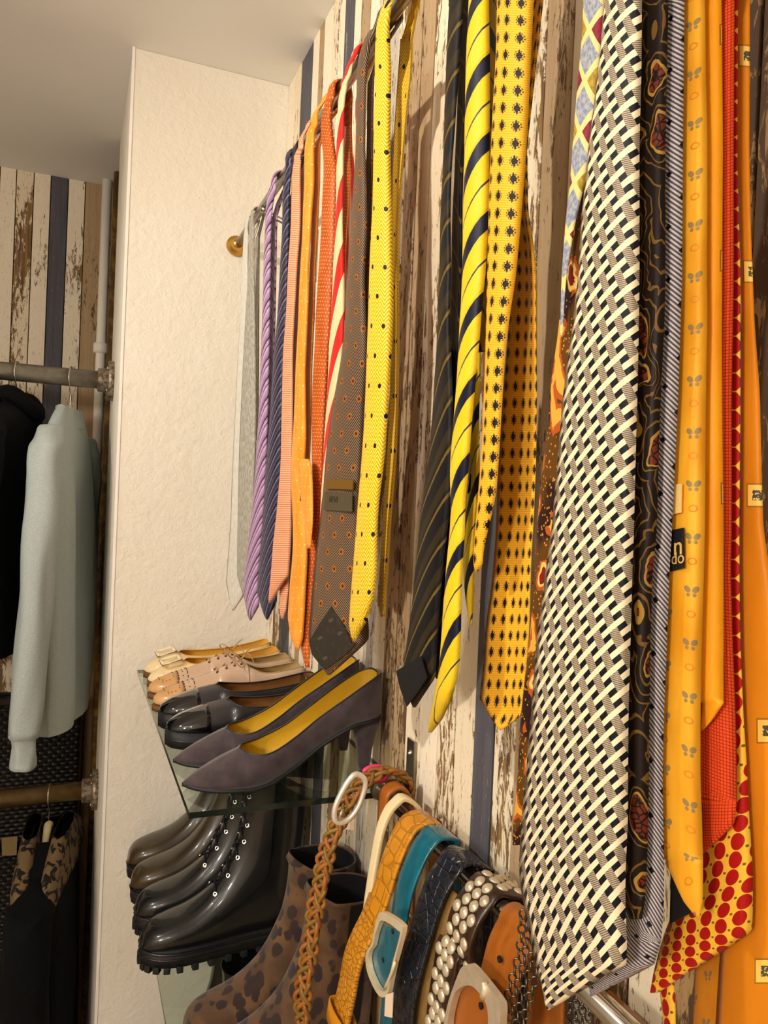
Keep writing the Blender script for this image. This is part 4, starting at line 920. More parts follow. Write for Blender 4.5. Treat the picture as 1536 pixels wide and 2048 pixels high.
for i, yy in enumerate((1.250, 1.352)):
    e, rows = boot(['chunky black leather lace-up boot with lugged sole, nearer of the pair', 'chunky black leather lace-up boot beside the brown boots'][i], 'black lace-up boots', .388, yy, M_BLKB, .325, 'lace', .03)
    mb, pts = boot_sole(OUT, .008, .030, .005); so = putmb(e, 'sole', mb, M_BLKR)
    lug = MB(); P = [Vector((x, y, 0)) for x, y in pts]
    for k in range(0, len(P), 2):
        a, b_ = P[k], P[(k + 1) % len(P)]; c = (a + b_) / 2; ang = math.atan2(b_.y - a.y, b_.x - a.x); M4 = Matrix.Translation((c.x * .985 + .002, c.y * .94, .0)) @ Matrix.Rotation(ang, 4, 'Z'); lug.box((-.0048, -.006, 0), (.0048, .006, .010), .0008, M4)
    putmb(so, 'sole_lugs', lug, M_BLKR)
    putmb(so, 'welt', MB().tube([(x, y, .0285) for x, y in pts], .0024, 6, True), M_BLKB)
    putmb(so, 'welt', MB().tube([(x, y, .020) for x, y in pts], .0016, 6, True), M_BLKB)
    ta = MB()
    for s in (-1, 1):
        V, F = [], []; idx = list(range(20, len(rows) - 1, 2))
        for q in idx: V += [front_pt(rows, q, s * a, .0022) for a in (.30, .55, .8, 1.1, 1.4)]
        for k in range(len(idx) - 1):
            for j in range(4): F.append((k * 5 + j, k * 5 + j + 1, k * 5 + j + 6, k * 5 + j + 5))
        put(e, 'lace_flap', (V, F), M_BLKB)
        for q in range(21, len(rows) - 2, 4):
            p = front_pt(rows, q, s * .42, .0035); nn = (p - front_pt(rows, q, s * .42, -.01)).normalized()
            if nn.z < .2: nn = (nn + Vector((.5, 0, .6))).normalized()
            putmb(e, 'eyelet', MB().lathe([(.0018, -.001), (.0040, -.001), (.0040, .0008), (.0030, .0016), (.0018, .0008)], Matrix.Translation(p) @ nn.to_track_quat('Z', 'Y').to_matrix().to_4x4(), 14), M_CHROME)
    lc = MB(); qs = list(range(21, len(rows) - 2, 4))
    for a, b_ in zip(qs, qs[1:]):
        for s in (-1, 1):
            p, q = front_pt(rows, a, s * .42, .005), front_pt(rows, b_, -s * .42, .005); mid = (p + q) / 2 + Vector((.006, 0, .004)); lc.tube([tuple(z) for z in smooth_pts([p, mid, q], 6)], .0018, 6)
    putmb(e, 'lace', lc, M_LINB)
    bd = MB()
    for k in range(26):
        for j in range(2):
            q = len(rows) - 14 + (k % 13); p = front_pt(rows, min(q, len(rows) - 1), -.75 - j * .13 - .05 * (k // 13), .003); bd.lathe([(0, -.0011), (.0011, 0), (0, .0011)], Matrix.Translation(p), 6)
    tag(putmb(e, 'bead_strap', bd, M_CHROME), kind='stuff')
for i, yy in enumerate((.935, 1.025)):
    e, rows = boot(['leopard print suede ankle boot with open dark shaft, nearest on lower shelf', 'leopard print suede ankle boot behind its nearer twin'][i], 'leopard ankle boots', .392, yy, M_LEO, .235, 'heel', .05, .88)
    mb, pts = boot_sole(OUT, .0, .02, .001); putmb(e, 'sole', mb, M_BLKR)
    V = [front_pt(rows, q, a, .0012) for q in range(30, len(rows)) for a in (1.5, 1.75, 2.0)]; n = len(range(30, len(rows)))
    for s in (1, -1):
        VV = [Vector((p.x, p.y * s, p.z)) for p in V]; put(e, 'elastic_gusset', (VV, [(k * 3 + j, k * 3 + j + 1, k * 3 + j + 4, k * 3 + j + 3) for k in range(n - 1) for j in range(2)]), M_LINB)

shelf(.150, .862, 1.600, .45, 'lowest glass shelf, seen only through the shelf above')
S2_keep = S2; S2 = .45
for i, yy in enumerate((1.16, 1.26, 1.36, 1.46)):
    e, rows = boot(['plain black leather boot on the lowest shelf, nearest of four', 'plain black leather boot on the lowest shelf, second nearest', 'plain black leather boot on the lowest shelf, third nearest', 'plain black leather boot on the lowest shelf beside the partition'][i], 'black boots on the lowest shelf', .388, yy, M_BLKB, .27, 'plain', .03)
    mb, pts = boot_sole(OUT, .0, .021); putmb(e, 'sole', mb, M_BLKR)
S2 = S2_keep
# ------------------------------------------------------------------ belt rod and belts
BX, BZ, BR = .358, 1.2147, .0085
YR = .853
rod = empty('belt_rod', (BX, YR, BZ), 0, 'chrome rod along the plank wall carrying the belts', 'rail'); rod['_o'] = (BX, YR, BZ)
MB().cyl((BX, .16, BZ), (BX, YR, BZ), BR, 24).build('rod_tube', M_CHROME, rod)
pl = MB().box((WX - .005, YR - .011, BZ - .012), (WX - .001, YR + .011, BZ + .058), .001).build('wall_plate', M_STEEL, rod, smooth=False)
arm = [(WX - .004, YR - .003, BZ - .012), (BX, YR - .003, BZ - .013), (BX - .009, YR - .003, BZ - .009), (BX - .013, YR - .003, BZ), (BX - .009, YR - .003, BZ + .009), (BX, YR - .003, BZ + .013), (WX - .004, YR - .003, BZ + .012)]
MB().prism(arm, (0, .006, 0)).build('bracket_arm', M_STEEL, pl, smooth=False)
MB().lathe([(.004, 0), (.004, .001), (0, .003)], Matrix.Translation((WX - .005, YR, BZ + .042)) @ Matrix.Rotation(-math.pi / 2, 4, 'Y'), 12).build('screw', M_CHROME, pl)
zb = lambda x, y: (580 + x / 2.954, 1480 + y / 2.954)
def path_from_px(pts, Y, n=5, tail=True, tail_len=.26, tx=.022):
    P = [atY(*zb(x, y), Y) for x, y in pts]; P = [(p[0], p[2]) for p in P]
    if tail:
        k_ = next((i for i, q in enumerate(P) if q[0] > .386), len(P)); P = P[:max(k_, 3)]
        lx, lz = P[-1]; bx_ = min(.391, max(BX + tx, lx + .001))
        P += [(bx_ - .004, BZ - .005), (bx_, BZ - .035), (bx_ + .002, BZ - .12), (bx_ + .002, BZ - tail_len)]
    out = []
    for x, z in smooth_pts(P, n):                           # the strap lies on the rod, never inside it
        r = math.hypot(x - BX, z - BZ); need = BR + .0048
        if r < need: x, z = BX + (x - BX) / r * need, BZ + (z - BZ) / r * need
        out.append((x, z))
    return out
def strap(path, Yc, w, t, wd=(0, 1, 0), taper_ends=0.0):
    """flat strap swept along an (X, Z) path; returns verts, faces, uvs and the frame of each section"""
    V, F, UV, FR = [], [], [], []; N = len(path); v = 0.0; prof = [(-.5, -.35), (-.5, .35), (-.47, .5), (-.25, .54), (.25, .54), (.47, .5), (.5, .35), (.5, -.35), (.47, -.5), (-.47, -.5)]
    m = len(prof); W_ = Vector(wd).normalized()
    for i, (x, z) in enumerate(path):
        a, b_ = path[max(0, i - 1)], path[min(N - 1, i + 1)]; T = Vector((b_[0] - a[0], 0, b_[1] - a[1])).normalized(); Nn = Vector((-T.z, 0, T.x))
        if i: v += math.hypot(x - path[i - 1][0], z - path[i - 1][1])
        yc = Yc(v) if callable(Yc) else Yc; c = Vector((x, yc, z)); s = w if not callable(w) else w(v)
        for q, r in prof: V.append(c + W_ * q * s + Nn * (r - .5) * t); UV.append((q * s, v))
        FR.append((c, T, Nn, v))
    for i in range(N - 1):
        for k in range(m): F.append((i * m + k, i * m + (k + 1) % m, (i + 1) * m + (k + 1) % m, (i + 1) * m + k))
    F += [tuple(range(m))[::-1], tuple(range((N - 1) * m, N * m))]
    return V, F, UV, FR
def croc(c1, c2, dark, cell=.011, small=False, rough=.35):
    def f(b):
        u, v = b.uv(); n = b.noise(b.vec(u * 60, v * 60), 1, 2)
        e = b.voro(b.vec(u / cell * .8 + n * .5, v / cell + n * .3), 1, 'DISTANCE_TO_EDGE', .55 if not small else .9)
        b.bump = e.ss(0, .12); return b.mix(e.ss(.01, .07), dark, b.mix(n, c1, c2))
    return mat('croc_' + c1, f, rough=rough, coat=.3, bump_d=.0012, bump_s=.8)
def stitched(name, c1, c2, rough=.3, coat=.35):
    def f(b):
        u, v = b.uv(); n = b.noise(b.vec(u * 90, v * 40), 1, 3); b.bump = b.noise(b.vec(u * 700, v * 700), 1, 2); return b.mix(n.ss(.3, .7), c1, c2)
    return mat(name, f, rough=rough, coat=coat, bump_d=.0003)
M_MUST = croc('D08A1A', 'C07C14', 'A8700F', .015); M_MUST2 = croc('D08C1C', 'C07C16', 'A66C10', .006, True)
M_TEAL = stitched('teal_leather', '136577', '0E5566', .25, .5); M_NAVYC = croc('20252F', '1A1E27', '07080B', .009, True, .25)
M_BRNS = stitched('dark_brown_leather', '3A2416', '2C1A10'); M_COGN = stitched('cognac_leather', 'A8601C', '964F14', .35); M_TANI = stitched('tan_belt_backing', '8C6A34', '7A5A2A', .7, 0)
M_WEB = mat('cream_webbing', lambda b: (lambda u, v: b.mix((((u + v) / .0016 + 90).fr() - .5).ab().ss(.2, .4), 'E6D2A6', 'D2BC8C'))(*b.uv()), rough=.85)
M_SILV = mat('antique_silver', lambda b: b.mix(b.noise(b.vec(*b.pos()), 120, 3), 'E2D2B6', 'BCA88A'), rough=.32, metal=.45)
M_PALEG = mat('pale_gold_metal', lambda b: b.mix(b.noise(b.vec(*b.pos()), 60, 3), 'F0E2C2', 'D8C49C'), rough=.35, metal=.35)
M_PAPER = mat('paper_tag', color='E6C9AE', rough=.8)
def belt(label, material, pts, c, w, t=.0035, name='belt', **k):
    path = path_from_px(pts, c + w / 2, **k); V, F, UV, FR = strap(path, c, w, t)
    o = link(name, V, F, material, uvs=UV); tag(o, label, 'belt', 'belts on the chrome rod'); return o, FR
# cream webbing
o, _f = belt('narrow cream webbing belt looped over the rod', M_WEB, [(405, 1260), (430, 1000), (450, 850), (475, 690), (510, 510), (555, 400), (600, 345), (645, 312), (700, 330), (745, 375)], .775, .016, .0045, tail_len=.30)
# mustard croc
o, FRm = belt('mustard yellow crocodile-embossed belt, widest on the rod', M_MUST, [(430, 1010), (478, 890), (508, 800), (540, 690), (585, 575), (640, 470), (690, 425), (760, 408), (830, 440)], .738, .038, .004, tail_len=.3)
pm = path_from_px([(240, 1740), (262, 1580), (300, 1400), (330, 1240), (370, 1130), (420, 1030), (450, 960), (475, 890)], .746 + .020, tail=False); pm = [(x - .003, z) for x, z in pm]
V, F, UV, FR2 = strap(pm, .744, .040, .005); link('belt_end', V, F, M_MUST2, o, uvs=UV)
for sy in (-1, 1):
    st_ = MB()
    for fr in FRm[2:30]:
        p = fr[0] + Vector((0, sy * .015, 0)); st_.add([p + fr[2] * .0004 + fr[1] * a + Vector((0, b_, 0)) for a, b_ in ((-.0012, -.0003), (.0012, -.0003), (.0012, .0003), (-.0012, .0003))], [(0, 1, 2, 3)])
    link('stitching', st_.v, st_.f, M_COGN, o)
kp = FR2[5][0]; kt, kn = FR2[5][1], FR2[5][2]
ring = []
for a, b_ in ((-.022, .003), (-.022, -.010), (.022, -.010), (.022, .003)): ring.append(kp + Vector((0, a, 0)) + kn * b_)
pts = [tuple(p) for p in smooth_pts(ring, 6, True)]
V = []; m = len(pts)
for off in (-.009, .009):
    V += [Vector(p) + kt * off for p in pts]
for off in (.009, -.009):
    V += [Vector(p) + kt * off + ((Vector(p) - (kp - kn * .0035)).normalized()) * .0028 for p in pts]
F = [(r * m + k, r * m + (k + 1) % m, ((r + 1) % 4) * m + (k + 1) % m, ((r + 1) % 4) * m + k) for r in range(4) for k in range(m)]
link('keeper_loop', V, F, M_MUST2, o)
# teal
o, FRt = belt('teal leather belt with large pale metal buckle', M_TEAL, [(520, 1760), (540, 1560), (560, 1300), (590, 1050), (610, 930), (640, 800), (690, 670), (740, 575), (800, 515), (860, 498), (920, 520)], .700, .034, .0035, tail_len=.36)
xb = FRt[10][0].x - .022
def on(x, y, X): return atX(*zb(x, y), X)
D_out = [(560, 1012), (620, 1035), (685, 1085), (692, 1120), (665, 1230), (640, 1320), (618, 1420), (600, 1500), (560, 1512), (520, 1460), (482, 1370), (470, 1290), (480, 1240), (505, 1200), (520, 1130), (535, 1060)]
ctr = np.array([580, 1260])
ol = [on(x, y, xb) for x, y in D_out]; il = [on(*(ctr + (np.array(p) - ctr) * (.86 if i not in (0, 1, 2, 15) else .80)), xb) for i, p in enumerate(D_out)]
def frame(ol, il, t):
    n = len(ol); V = [Vector(p) for p in ol] + [Vector(p) for p in il]; V += [p + Vector((-t, 0, 0)) for p in V]; F = []
    for i in range(n):
        j = (i + 1) % n; F += [(i, j, n + j, n + i), (2 * n + i, 3 * n + i, 3 * n + j, 2 * n + j), (i, 2 * n + i, 2 * n + j, j), (n + i, n + j, 3 * n + j, 3 * n + i)]
    return V, F
V, F = frame(smooth_pts(ol, 4, True), smooth_pts(il, 4, True), .0045); link('buckle', V, F, M_PALEG, o, smooth=False)
tip = [(540, 1075), (600, 1095), (665, 1130), (660, 1180), (640, 1270), (610, 1370), (590, 1450), (560, 1462), (520, 1420), (500, 1330), (505, 1270), (522, 1190)]
tp = MB().prism([on(x, y, xb + .0035) for x, y in tip], (-.003, 0, 0)).build('belt_tip', M_TEAL, o, smooth=False, uvs=[(p[1], p[2]) for p in [on(x, y, xb) for x, y in tip] * 2])
for x, y in ((607, 1130), (550, 1300)): MB().lathe([(.0, -.0004), (.0022, -.0004), (.0022, .0006), (0, .0006)], Matrix.Translation(Vector(on(x, y, xb + .0003))) @ Matrix.Rotation(-math.pi / 2, 4, 'Y'), 12).build('punch_hole', M_LINB, o)
MB().tube([on(x, y, xb - .005) for x, y in ((560, 1470), (575, 1440), (600, 1380), (622, 1310))], .0016, 8).build('buckle_prong', M_PALEG, o)
tagq = [on(x, y, xb - .008) for x, y in ((568, 1505), (612, 1490), (606, 1640), (562, 1630))]
pt_ = MB().prism(tagq, (-.0008, 0, 0)).build('price_tag', M_PAPER, smooth=False); tag(pt_, 'small blank paper price tag hanging at the teal belt buckle', 'price tag')
# navy croc
o, FRn = belt('dark navy crocodile-embossed belt beside the teal belt', M_NAVYC, [(585, 1800), (600, 1640), (630, 1400), (665, 1240), (700, 1120), (745, 960), (800, 815), (850, 730), (905, 655), (960, 628), (1040, 640), (1090, 680)], .648, .039, .0040, tail_len=.40)
p2 = [(x + .010, z) for x, z in [(f[0].x, f[0].z) for f in FRn[:32]]]
V, F, UV, _f = strap(p2, .634, .032, .003); link('belt_backing', V, F, M_TANI, o, uvs=UV)
# studded
STUD = [(1180, 790)]
o, FRs = belt('dark brown belt covered with round silver studs', M_BRNS, [(968, 1330), (945, 1230), (925, 1130), (930, 1050), (965, 950), (1010, 880), (1060, 820), (1120, 786), (1200, 785), (1270, 815)], .590, .043, .0045, tail_len=.42)
sm = MB().lathe([(.0055, 0), (.0053, .0010), (.0040, .0024), (.0018, .0031), (.0, .0033)], n=12); stud_me = None
def studs(o, FR, rows, w, step=.0088):
    global stud_me
    nxt = 0.0; k = 0
    for (c, T, Nn, v) in FR:
        if v < nxt or v > rows: continue
        nxt = v + step; k += 1
        for j in ((-1, 0, 1) if k % 2 else (-.5, .5)):
            p = c + Vector((0, j * w * .31, 0)); R = Matrix((T, Vector((0, 1, 0)), Nn)).transposed().to_4x4() if T.cross(Vector((0, 1, 0))).dot(Nn) > 0 else Matrix((-T, Vector((0, 1, 0)), Nn)).transposed().to_4x4()
            if stud_me is None:
                s = link('stud', sm.v, sm.f, M_SILV, o, recentre=False); s['_o'] = (0, 0, 0)
                base = Vector(o['_o']); s.data.transform(Matrix.Translation(base)); stud_me = s.data
            else:
                s = bpy.data.objects.new('stud', stud_me); COL.objects.link(s); s.parent = o
            s.matrix_local = Matrix.Translation(p - Vector(o['_o']) + Nn * .0002) @ R @ Matrix.Rotation(random.uniform(-.3, .3), 4, 'Z')
sm_v = sm
studs(o, FRs, .34, .043)
pth = path_from_px([(790, 1800), (810, 1600), (830, 1450), (855, 1300), (872, 1190), (890, 1150)], .615, tail=False)
V, F, UV, FRe = strap(pth, .598, .038, .004); e2 = link('belt_end', V, F, M_BRNS, o, uvs=UV); studs(o, FRe, .30, .036)
# cognac with square buckle
o, FRc = belt('cognac brown leather belt with big rounded-square silver buckle', M_COGN, [(1060, 1600), (1110, 1400), (1135, 1300), (1160, 1200), (1190, 1120), (1230, 1050), (1290, 1000), (1350, 975), (1420, 1000)], .530, .050, .0045, tail_len=.42)
xc = FRc[3][0].x - .012
Bo = [(1080, 1318), (1110, 1330), (1180, 1410), (1265, 1520), (1285, 1570), (1280, 1680), (1262, 1780), (1150, 1800), (1000, 1800), (940, 1740), (950, 1640), (975, 1530), (1010, 1430), (1045, 1345)]
cc = np.array([1105, 1610]); Bi = [(1085, 1442), (1120, 1450), (1160, 1490), (1195, 1545), (1208, 1600), (1210, 1670), (1200, 1745), (1140, 1765), (1020, 1765), (975, 1725), (970, 1650), (985, 1570), (1010, 1490), (1045, 1455)]
V, F = frame(smooth_pts([on(x, y, xc) for x, y in Bo], 3, True), smooth_pts([on(x, y, xc) for x, y in Bi], 3, True), .006); link('buckle', V, F, M_SILV, o, smooth=False)
tip = [(1085, 1435), (1130, 1450), (1180, 1500), (1205, 1570), (1210, 1680), (1200, 1790), (960, 1790), (955, 1680), (975, 1570), (1020, 1480)]
MB().prism([on(x, y, xc + .004) for x, y in tip], (-.003, 0, 0)).build('belt_tip', M_COGN, o, smooth=False)
MB().tube([on(x, y, xc - .006) for x, y in ((1150, 1430), (1155, 1480), (1140, 1520))], .0028, 8).build('buckle_prong', M_PALEG, o)
for x, y in ((1240, 1295), (1130, 1570)):
    Xh = FRc[14][0].x - .002 if y < 1400 else xc
    MB().lathe([(0, -.0004), (.0026, -.0004), (.0026, .0012), (0, .0012)], Matrix.Translation(Vector(on(x, y, Xh))) @ Matrix.Rotation(-math.pi / 2, 4, 'Y'), 12).build('punch_hole', M_LINB, o)
# dark beaded chain belt behind the lattice tie
ch = MB(); pc = path_from_px([(1310, 1700), (1340, 1560), (1370, 1440), (1395, 1360), (1420, 1200), (1440, 1080)], .488, 10, tail=True, tail_len=.4)
link_me = MB()
chain = empty('chain_belt', (pc[0][0], .488, pc[0][1]), 0, 'dark metal chain belt hanging beside the cognac belt', 'belt', 'belts on the chrome rod'); chain['_o'] = (pc[0][0], .488, pc[0][1])
d = 0.0; lm = None; kk = 0
ring_pts = [(0, .0028 * math.cos(a), .0036 * math.sin(a)) for a in [2 * math.pi * i / 12 for i in range(12)]]
lmb = MB().tube(ring_pts, .0008, 6, True)
M_GUN = mat('gunmetal', color='6A655C', rough=.3, metal=1.0)
for i in range(1, len(pc)):
    d += math.hypot(pc[i][0] - pc[i - 1][0], pc[i][1] - pc[i - 1][1])
    if d > .0052:
        d = 0; kk += 1
        for row in (-.012, -.004, .004, .012):
            if lm is None: s = link('chain_link', lmb.v, lmb.f, M_GUN, chain, recentre=False); s.data.transform(Matrix.Translation(Vector(chain['_o']))); lm = s.data
            else: s = bpy.data.objects.new('chain_link', lm); COL.objects.link(s); s.parent = chain
            s.matrix_local = Matrix.Translation(Vector((pc[i][0] - pc[0][0], row, pc[i][1] - pc[0][1]))) @ Matrix.Rotation((.9 if kk % 2 else -.5), 4, 'Z')
# second cognac belt at the lower right
o, _f = belt('smooth brown leather belt under the tip of the lattice tie', M_COGN, [(1800, 1850), (1810, 1780), (1840, 1700), (1870, 1650), (1930, 1610), (2000, 1625), (2060, 1680)], .429, .050, .0045, tail_len=.45)
# braided tan belt with oval buckle
YB = .829
wd = Vector((.62, -.78, 0))
pb = [atY(x, y, YB) for x, y in ((604, 2100), (605, 2045), (607, 1971), (616, 1920), (626, 1852), (634, 1802), (647, 1734), (660, 1683), (676, 1646), (700, 1597), (732, 1560), (765, 1542), (792, 1545), (812, 1562))]
pb = [(p[0], p[2]) for p in pb] + [(BX + .023, BZ - .004), (BX + .024, BZ - .15), (BX + .024, BZ - .30)]
pb = [tuple(q) for q in smooth_pts(pb, 10)]
for i_, (x, z) in enumerate(pb):
    r = math.hypot(x - BX, z - BZ)
    if r < BR + .0125: pb[i_] = (BX + (x - BX) / r * (BR + .0125), BZ + (z - BZ) / r * (BR + .0125))
M_BR = [mat('tan_braid', lambda b: b.mix(b.noise(b.vec(*b.pos()), 120, 3), 'A8681E', '7E4A14'), rough=.45), mat('olive_braid', lambda b: b.mix(b.noise(b.vec(*b.pos()), 120, 3), '8A6620', '6A4C16'), rough=.45), mat('rust_braid', lambda b: b.mix(b.noise(b.vec(*b.pos()), 120, 3), '985A1E', '6E3E12'), rough=.45)]
L0 = [0.0]
for i in range(1, len(pb)): L0.append(L0[-1] + math.hypot(pb[i][0] - pb[i - 1][0], pb[i][1] - pb[i - 1][1]))
br = empty('belt', (pb[0][0], YB, pb[0][1]), 0, 'braided tan leather belt with oval silver buckle, furthest along the rod', 'belt', 'belts on the chrome rod'); br['_o'] = (pb[0][0], YB, pb[0][1])
ss = np.arange(0, L0[-1], .0035); px_ = np.interp(ss, L0, [p[0] for p in pb]); pz_ = np.interp(ss, L0, [p[1] for p in pb])
V, F, UV, _f = strap([(a, b_) for a, b_ in zip(px_, pz_)], YB, .015, .003, wd); link('braid_gap_backing', V, F, M_BRNS, br, uvs=UV)  # dark strap added behind the strands to darken the gaps between them
for k in range(5):
    pts = []
    for i, s in enumerate(ss):
        a, b_ = max(0, i - 1), min(len(ss) - 1, i + 1); T = Vector((px_[b_] - px_[a], 0, pz_[b_] - pz_[a])).normalized(); Nn = Vector((-T.z, 0, T.x))
        ph = 2 * math.pi * s / .052 + 2 * math.pi * k / 5
        pts.append(Vector((px_[i], YB, pz_[i])) + wd * .0085 * math.sin(ph) + Nn * .0024 * math.cos(2 * ph + k))
    MB().tube(pts, .0027, 7).build('braid_strand', M_BR[k % 3], br)
M_BUCK = mat('bright_nickel', color='E8E2D4', rough=.25, metal=.55)
ell = [(385 + 0, 203), (425, 215), (445, 250), (435, 310), (405, 390), (360, 455), (310, 487), (272, 480), (262, 440), (272, 385), (300, 320), (340, 250)]
ring = smooth_pts([atY(*zb(x, y), YB - .016) for x, y in ell], 4, True)
bk = MB().tube([tuple(p) for p in ring], .0034, 8, True).build('buckle', M_BUCK, br)
MB().tube([atY(*zb(x, y), YB - .017) for x, y in ((285, 480), (300, 440), (310, 405))], .0018, 8).build('buckle_prong', M_CHROME, bk)
pq = path_from_px([(515, 470), (520, 400), (530, 300), (570, 255), (620, 240), (665, 275)], .815, tail=True, tail_len=.12)
V, F, UV, _f = strap(pq, .804, .021, .004); link('leather_end', V, F, M_COGN, br, uvs=UV)
tq = [on(x, y, .33) for x, y in ((345, 460), (385, 440), (382, 535), (330, 525))]
tag(MB().prism(tq, (-.0008, 0, 0)).build('price_tag', M_PAPER, smooth=False), 'small blank paper price tag under the oval buckle', 'price tag')
M_PINK = mat('hot_pink_cord', color='E0386A', rough=.5)
pk = [atY(*zb(x, y), .8445) for x, y in ((440, 190), (470, 165), (520, 158), (560, 175), (575, 205), (540, 240), (480, 235))]
tag(MB().tube([tuple(p) for p in smooth_pts(pk, 5, True)], .0032, 8, True).build('hair_tie', M_PINK), 'hot pink cord loop behind the braided belt on the rod', 'cord')
# ------------------------------------------------------------------ alcove: pipes, rails, hangers and clothes
GY = 1.92                                                      # distance of the clothes rails
MB().box((PX + .012, 2.06, 0), (WX, BY + .004, CZ)).build('recess_shade_block', M_DARK, smooth=False)  # solid block coloured near black to paint the recess in shade
tag(bpy.data.objects['recess_shade_block'], 'dark recess beside the alcove pipes', None, None, 'structure')
def vpipe(name, label, px, py, Y, r, m, z0, z1, clip=None):
    x = atY(px, py, Y)[0]; e = empty(name, (x, Y, z0), 0, label, 'pipe'); e['_o'] = (x, Y, z0)
    MB().cyl((x, Y, z0), (x, Y, z1), r, 18).build('pipe_tube', m, e)
    if clip:
        MB().lathe([(r + .006, -.014), (r + .007, -.008), (r + .007, .008), (r + .006, .014)], Matrix.Translation((x, Y, clip)), 18).box((x, Y - .006, clip - .012), (x + .035, Y + .006, clip + .012), .003).build('pipe_clip', M_WHITE, e)
    return e
vpipe('water_pipe', 'white painted vertical pipe in the alcove corner', 207, 560, 2.34, .0135, M_WHITE, 1.30, CZ, 1.965)
vpipe('water_pipe', 'lower tan lagged continuation of the alcove corner pipe', 190, 1200, 2.34, .016, mat('tan_lagging', color='B99A70', rough=.8), 0, 1.30)
vpipe('heating_pipe', 'old brown vertical pipe beside the white alcove pipe', 224, 700, 2.27, .013, M_BROWNP, 0, CZ)
def clothes_rail(z, label, m):
    e = empty('clothes_rail', (PX, GY, z), 0, label, 'rail', 'clothes rails in the alcove'); e['_o'] = (PX, GY, z)
    MB().cyl((-1.5, GY, z), (PX - .004, GY, z), .0205, 24).build('rail_tube', m, e)
    R = Matrix.Translation((PX, GY, z)) @ Matrix.Rotation(-math.pi / 2, 4, 'Y')
    fl = MB().lathe([(.0, .0), (.046, .0), (.046, .011), (.043, .013), (.028, .014), (.027, .034), (.021, .036)], R, 28).build('flange', M_RUST, e)
    for a in range(4): MB().lathe([(.005, .013), (.005, .016), (0, .017)], R @ Matrix.Translation((.036 * math.cos(a * 1.57 + .78), .036 * math.sin(a * 1.57 + .78), 0)), 8).build('screw', M_STEEL, fl)
ZU, ZL = 1.819, .857
clothes_rail(ZU, 'galvanised clothes rail across the upper alcove', M_PIPE)
clothes_rail(ZL, 'bronze coloured clothes rail across the lower alcove', mat('bronze_pipe', lambda b: b.mix(b.noise(b.vec(*b.pos()), 60, 4), '9A8258', '6E5A38'), rough=.4, metal=.85))
M_HANG = mat('pale_khaki_hanger', color='C9BC8C', rough=.5)
def hanger(label, x, z, tilt, yaw, half_w=.20):
    """yaw: direction of the arms measured from the Y axis"""
    e = empty('coat_hanger', (x, GY, z), 0, label, 'hanger', 'coat hangers'); e['_o'] = (x, GY, z)
    d = Vector((math.sin(yaw), math.cos(yaw), 0)); c = Vector((x, GY, z)); r = .0235
    hook = [c + d * (r * math.cos(a)) + Vector((0, 0, r * math.sin(a))) for a in [math.radians(q) for q in range(-25, 196, 15)]]
    hook += [c - d * (r * .8) + Vector((0, 0, -r * .75)), c + Vector((0, 0, -r - .012)), c + Vector((0, 0, -.075))]
    MB().tube([tuple(p) for p in smooth_pts(hook, 3)], .0016, 8).build('hook', M_CHROME, e)
    pts = []
    for s in np.linspace(-1, 1, 25): pts.append(c + d * s * half_w + Vector((0, 0, -.072 - .075 * abs(s) ** 1.15 - .0 * s)))
    MB().tube(pts, [.006 + .005 * (1 - abs(q)) for q in np.linspace(-1, 1, 25)], 10, sy=.8).build('arms', M_HANG, e)
    return e
def cloth_mat(name, c1, c2, sc=220, rough=.9): return mat(name, lambda b: (setattr(b, 'bump', b.noise(b.vec(*b.pos(True)), sc * 3, 2)), b.mix(b.noise(b.vec(*b.pos(True)), sc, 3).ss(.35, .65), c1, c2))[1], rough=rough, spec=.2, bump_d=.0006)
def garment_body(c, yaw, prof, n=36, seed=0, wr=.006):
    """rings (z below shoulder, half width, half depth) about centre c; arms axis along yaw"""
    d = Vector((math.sin(yaw), math.cos(yaw), 0)); f = Vector((math.cos(yaw), -math.sin(yaw), 0)); V, F = [], []
    rows = smooth_pts(prof, 6)
    for (z, hw, hd, off) in rows:
        for k in range(n):
            t = 2 * math.pi * k / n; co, si = math.cos(t), math.sin(t)
            P = c + d * hw * math.copysign(abs(co) ** .7, co) + f * (hd * math.copysign(abs(si) ** .8, si) + off) + Vector((0, 0, z))
            w_ = noise.noise(Vector((k * .55 + seed, abs(z) * 2.2, seed))) * wr * min(1, abs(z) * 5)
            V.append(P + f * w_)
    for i in range(len(rows) - 1):
        for k in range(n): F.append((i * n + k, i * n + (k + 1) % n, (i + 1) * n + (k + 1) % n, (i + 1) * n + k))
    return V, F
def sleeve(pts, rad, n=20, seed=0, wr=.004, flat=.7):
    pts = smooth_pts(pts, 6); rad = np.interp(np.linspace(0, 1, len(pts)), np.linspace(0, 1, len(rad)), rad); V, F = [], []
    for i, p in enumerate(pts):
        for k in range(n):
            t = 2 * math.pi * k / n; w_ = 1 + noise.noise(Vector((math.cos(t) * 1.6 + seed, math.sin(t) * 1.6, i * .16))) * .28
            V.append(Vector(p) + Vector((math.cos(t) * rad[i] * w_, math.sin(t) * rad[i] * w_ * 1.15, 0)))
    for i in range(len(pts) - 1):
        for k in range(n): F.append((i * n + k, i * n + (k + 1) % n, (i + 1) * n + (k + 1) % n, (i + 1) * n + k))
    F += [tuple(range(n))[::-1], tuple(range((len(pts) - 1) * n, len(pts) * n))]
    return V, F
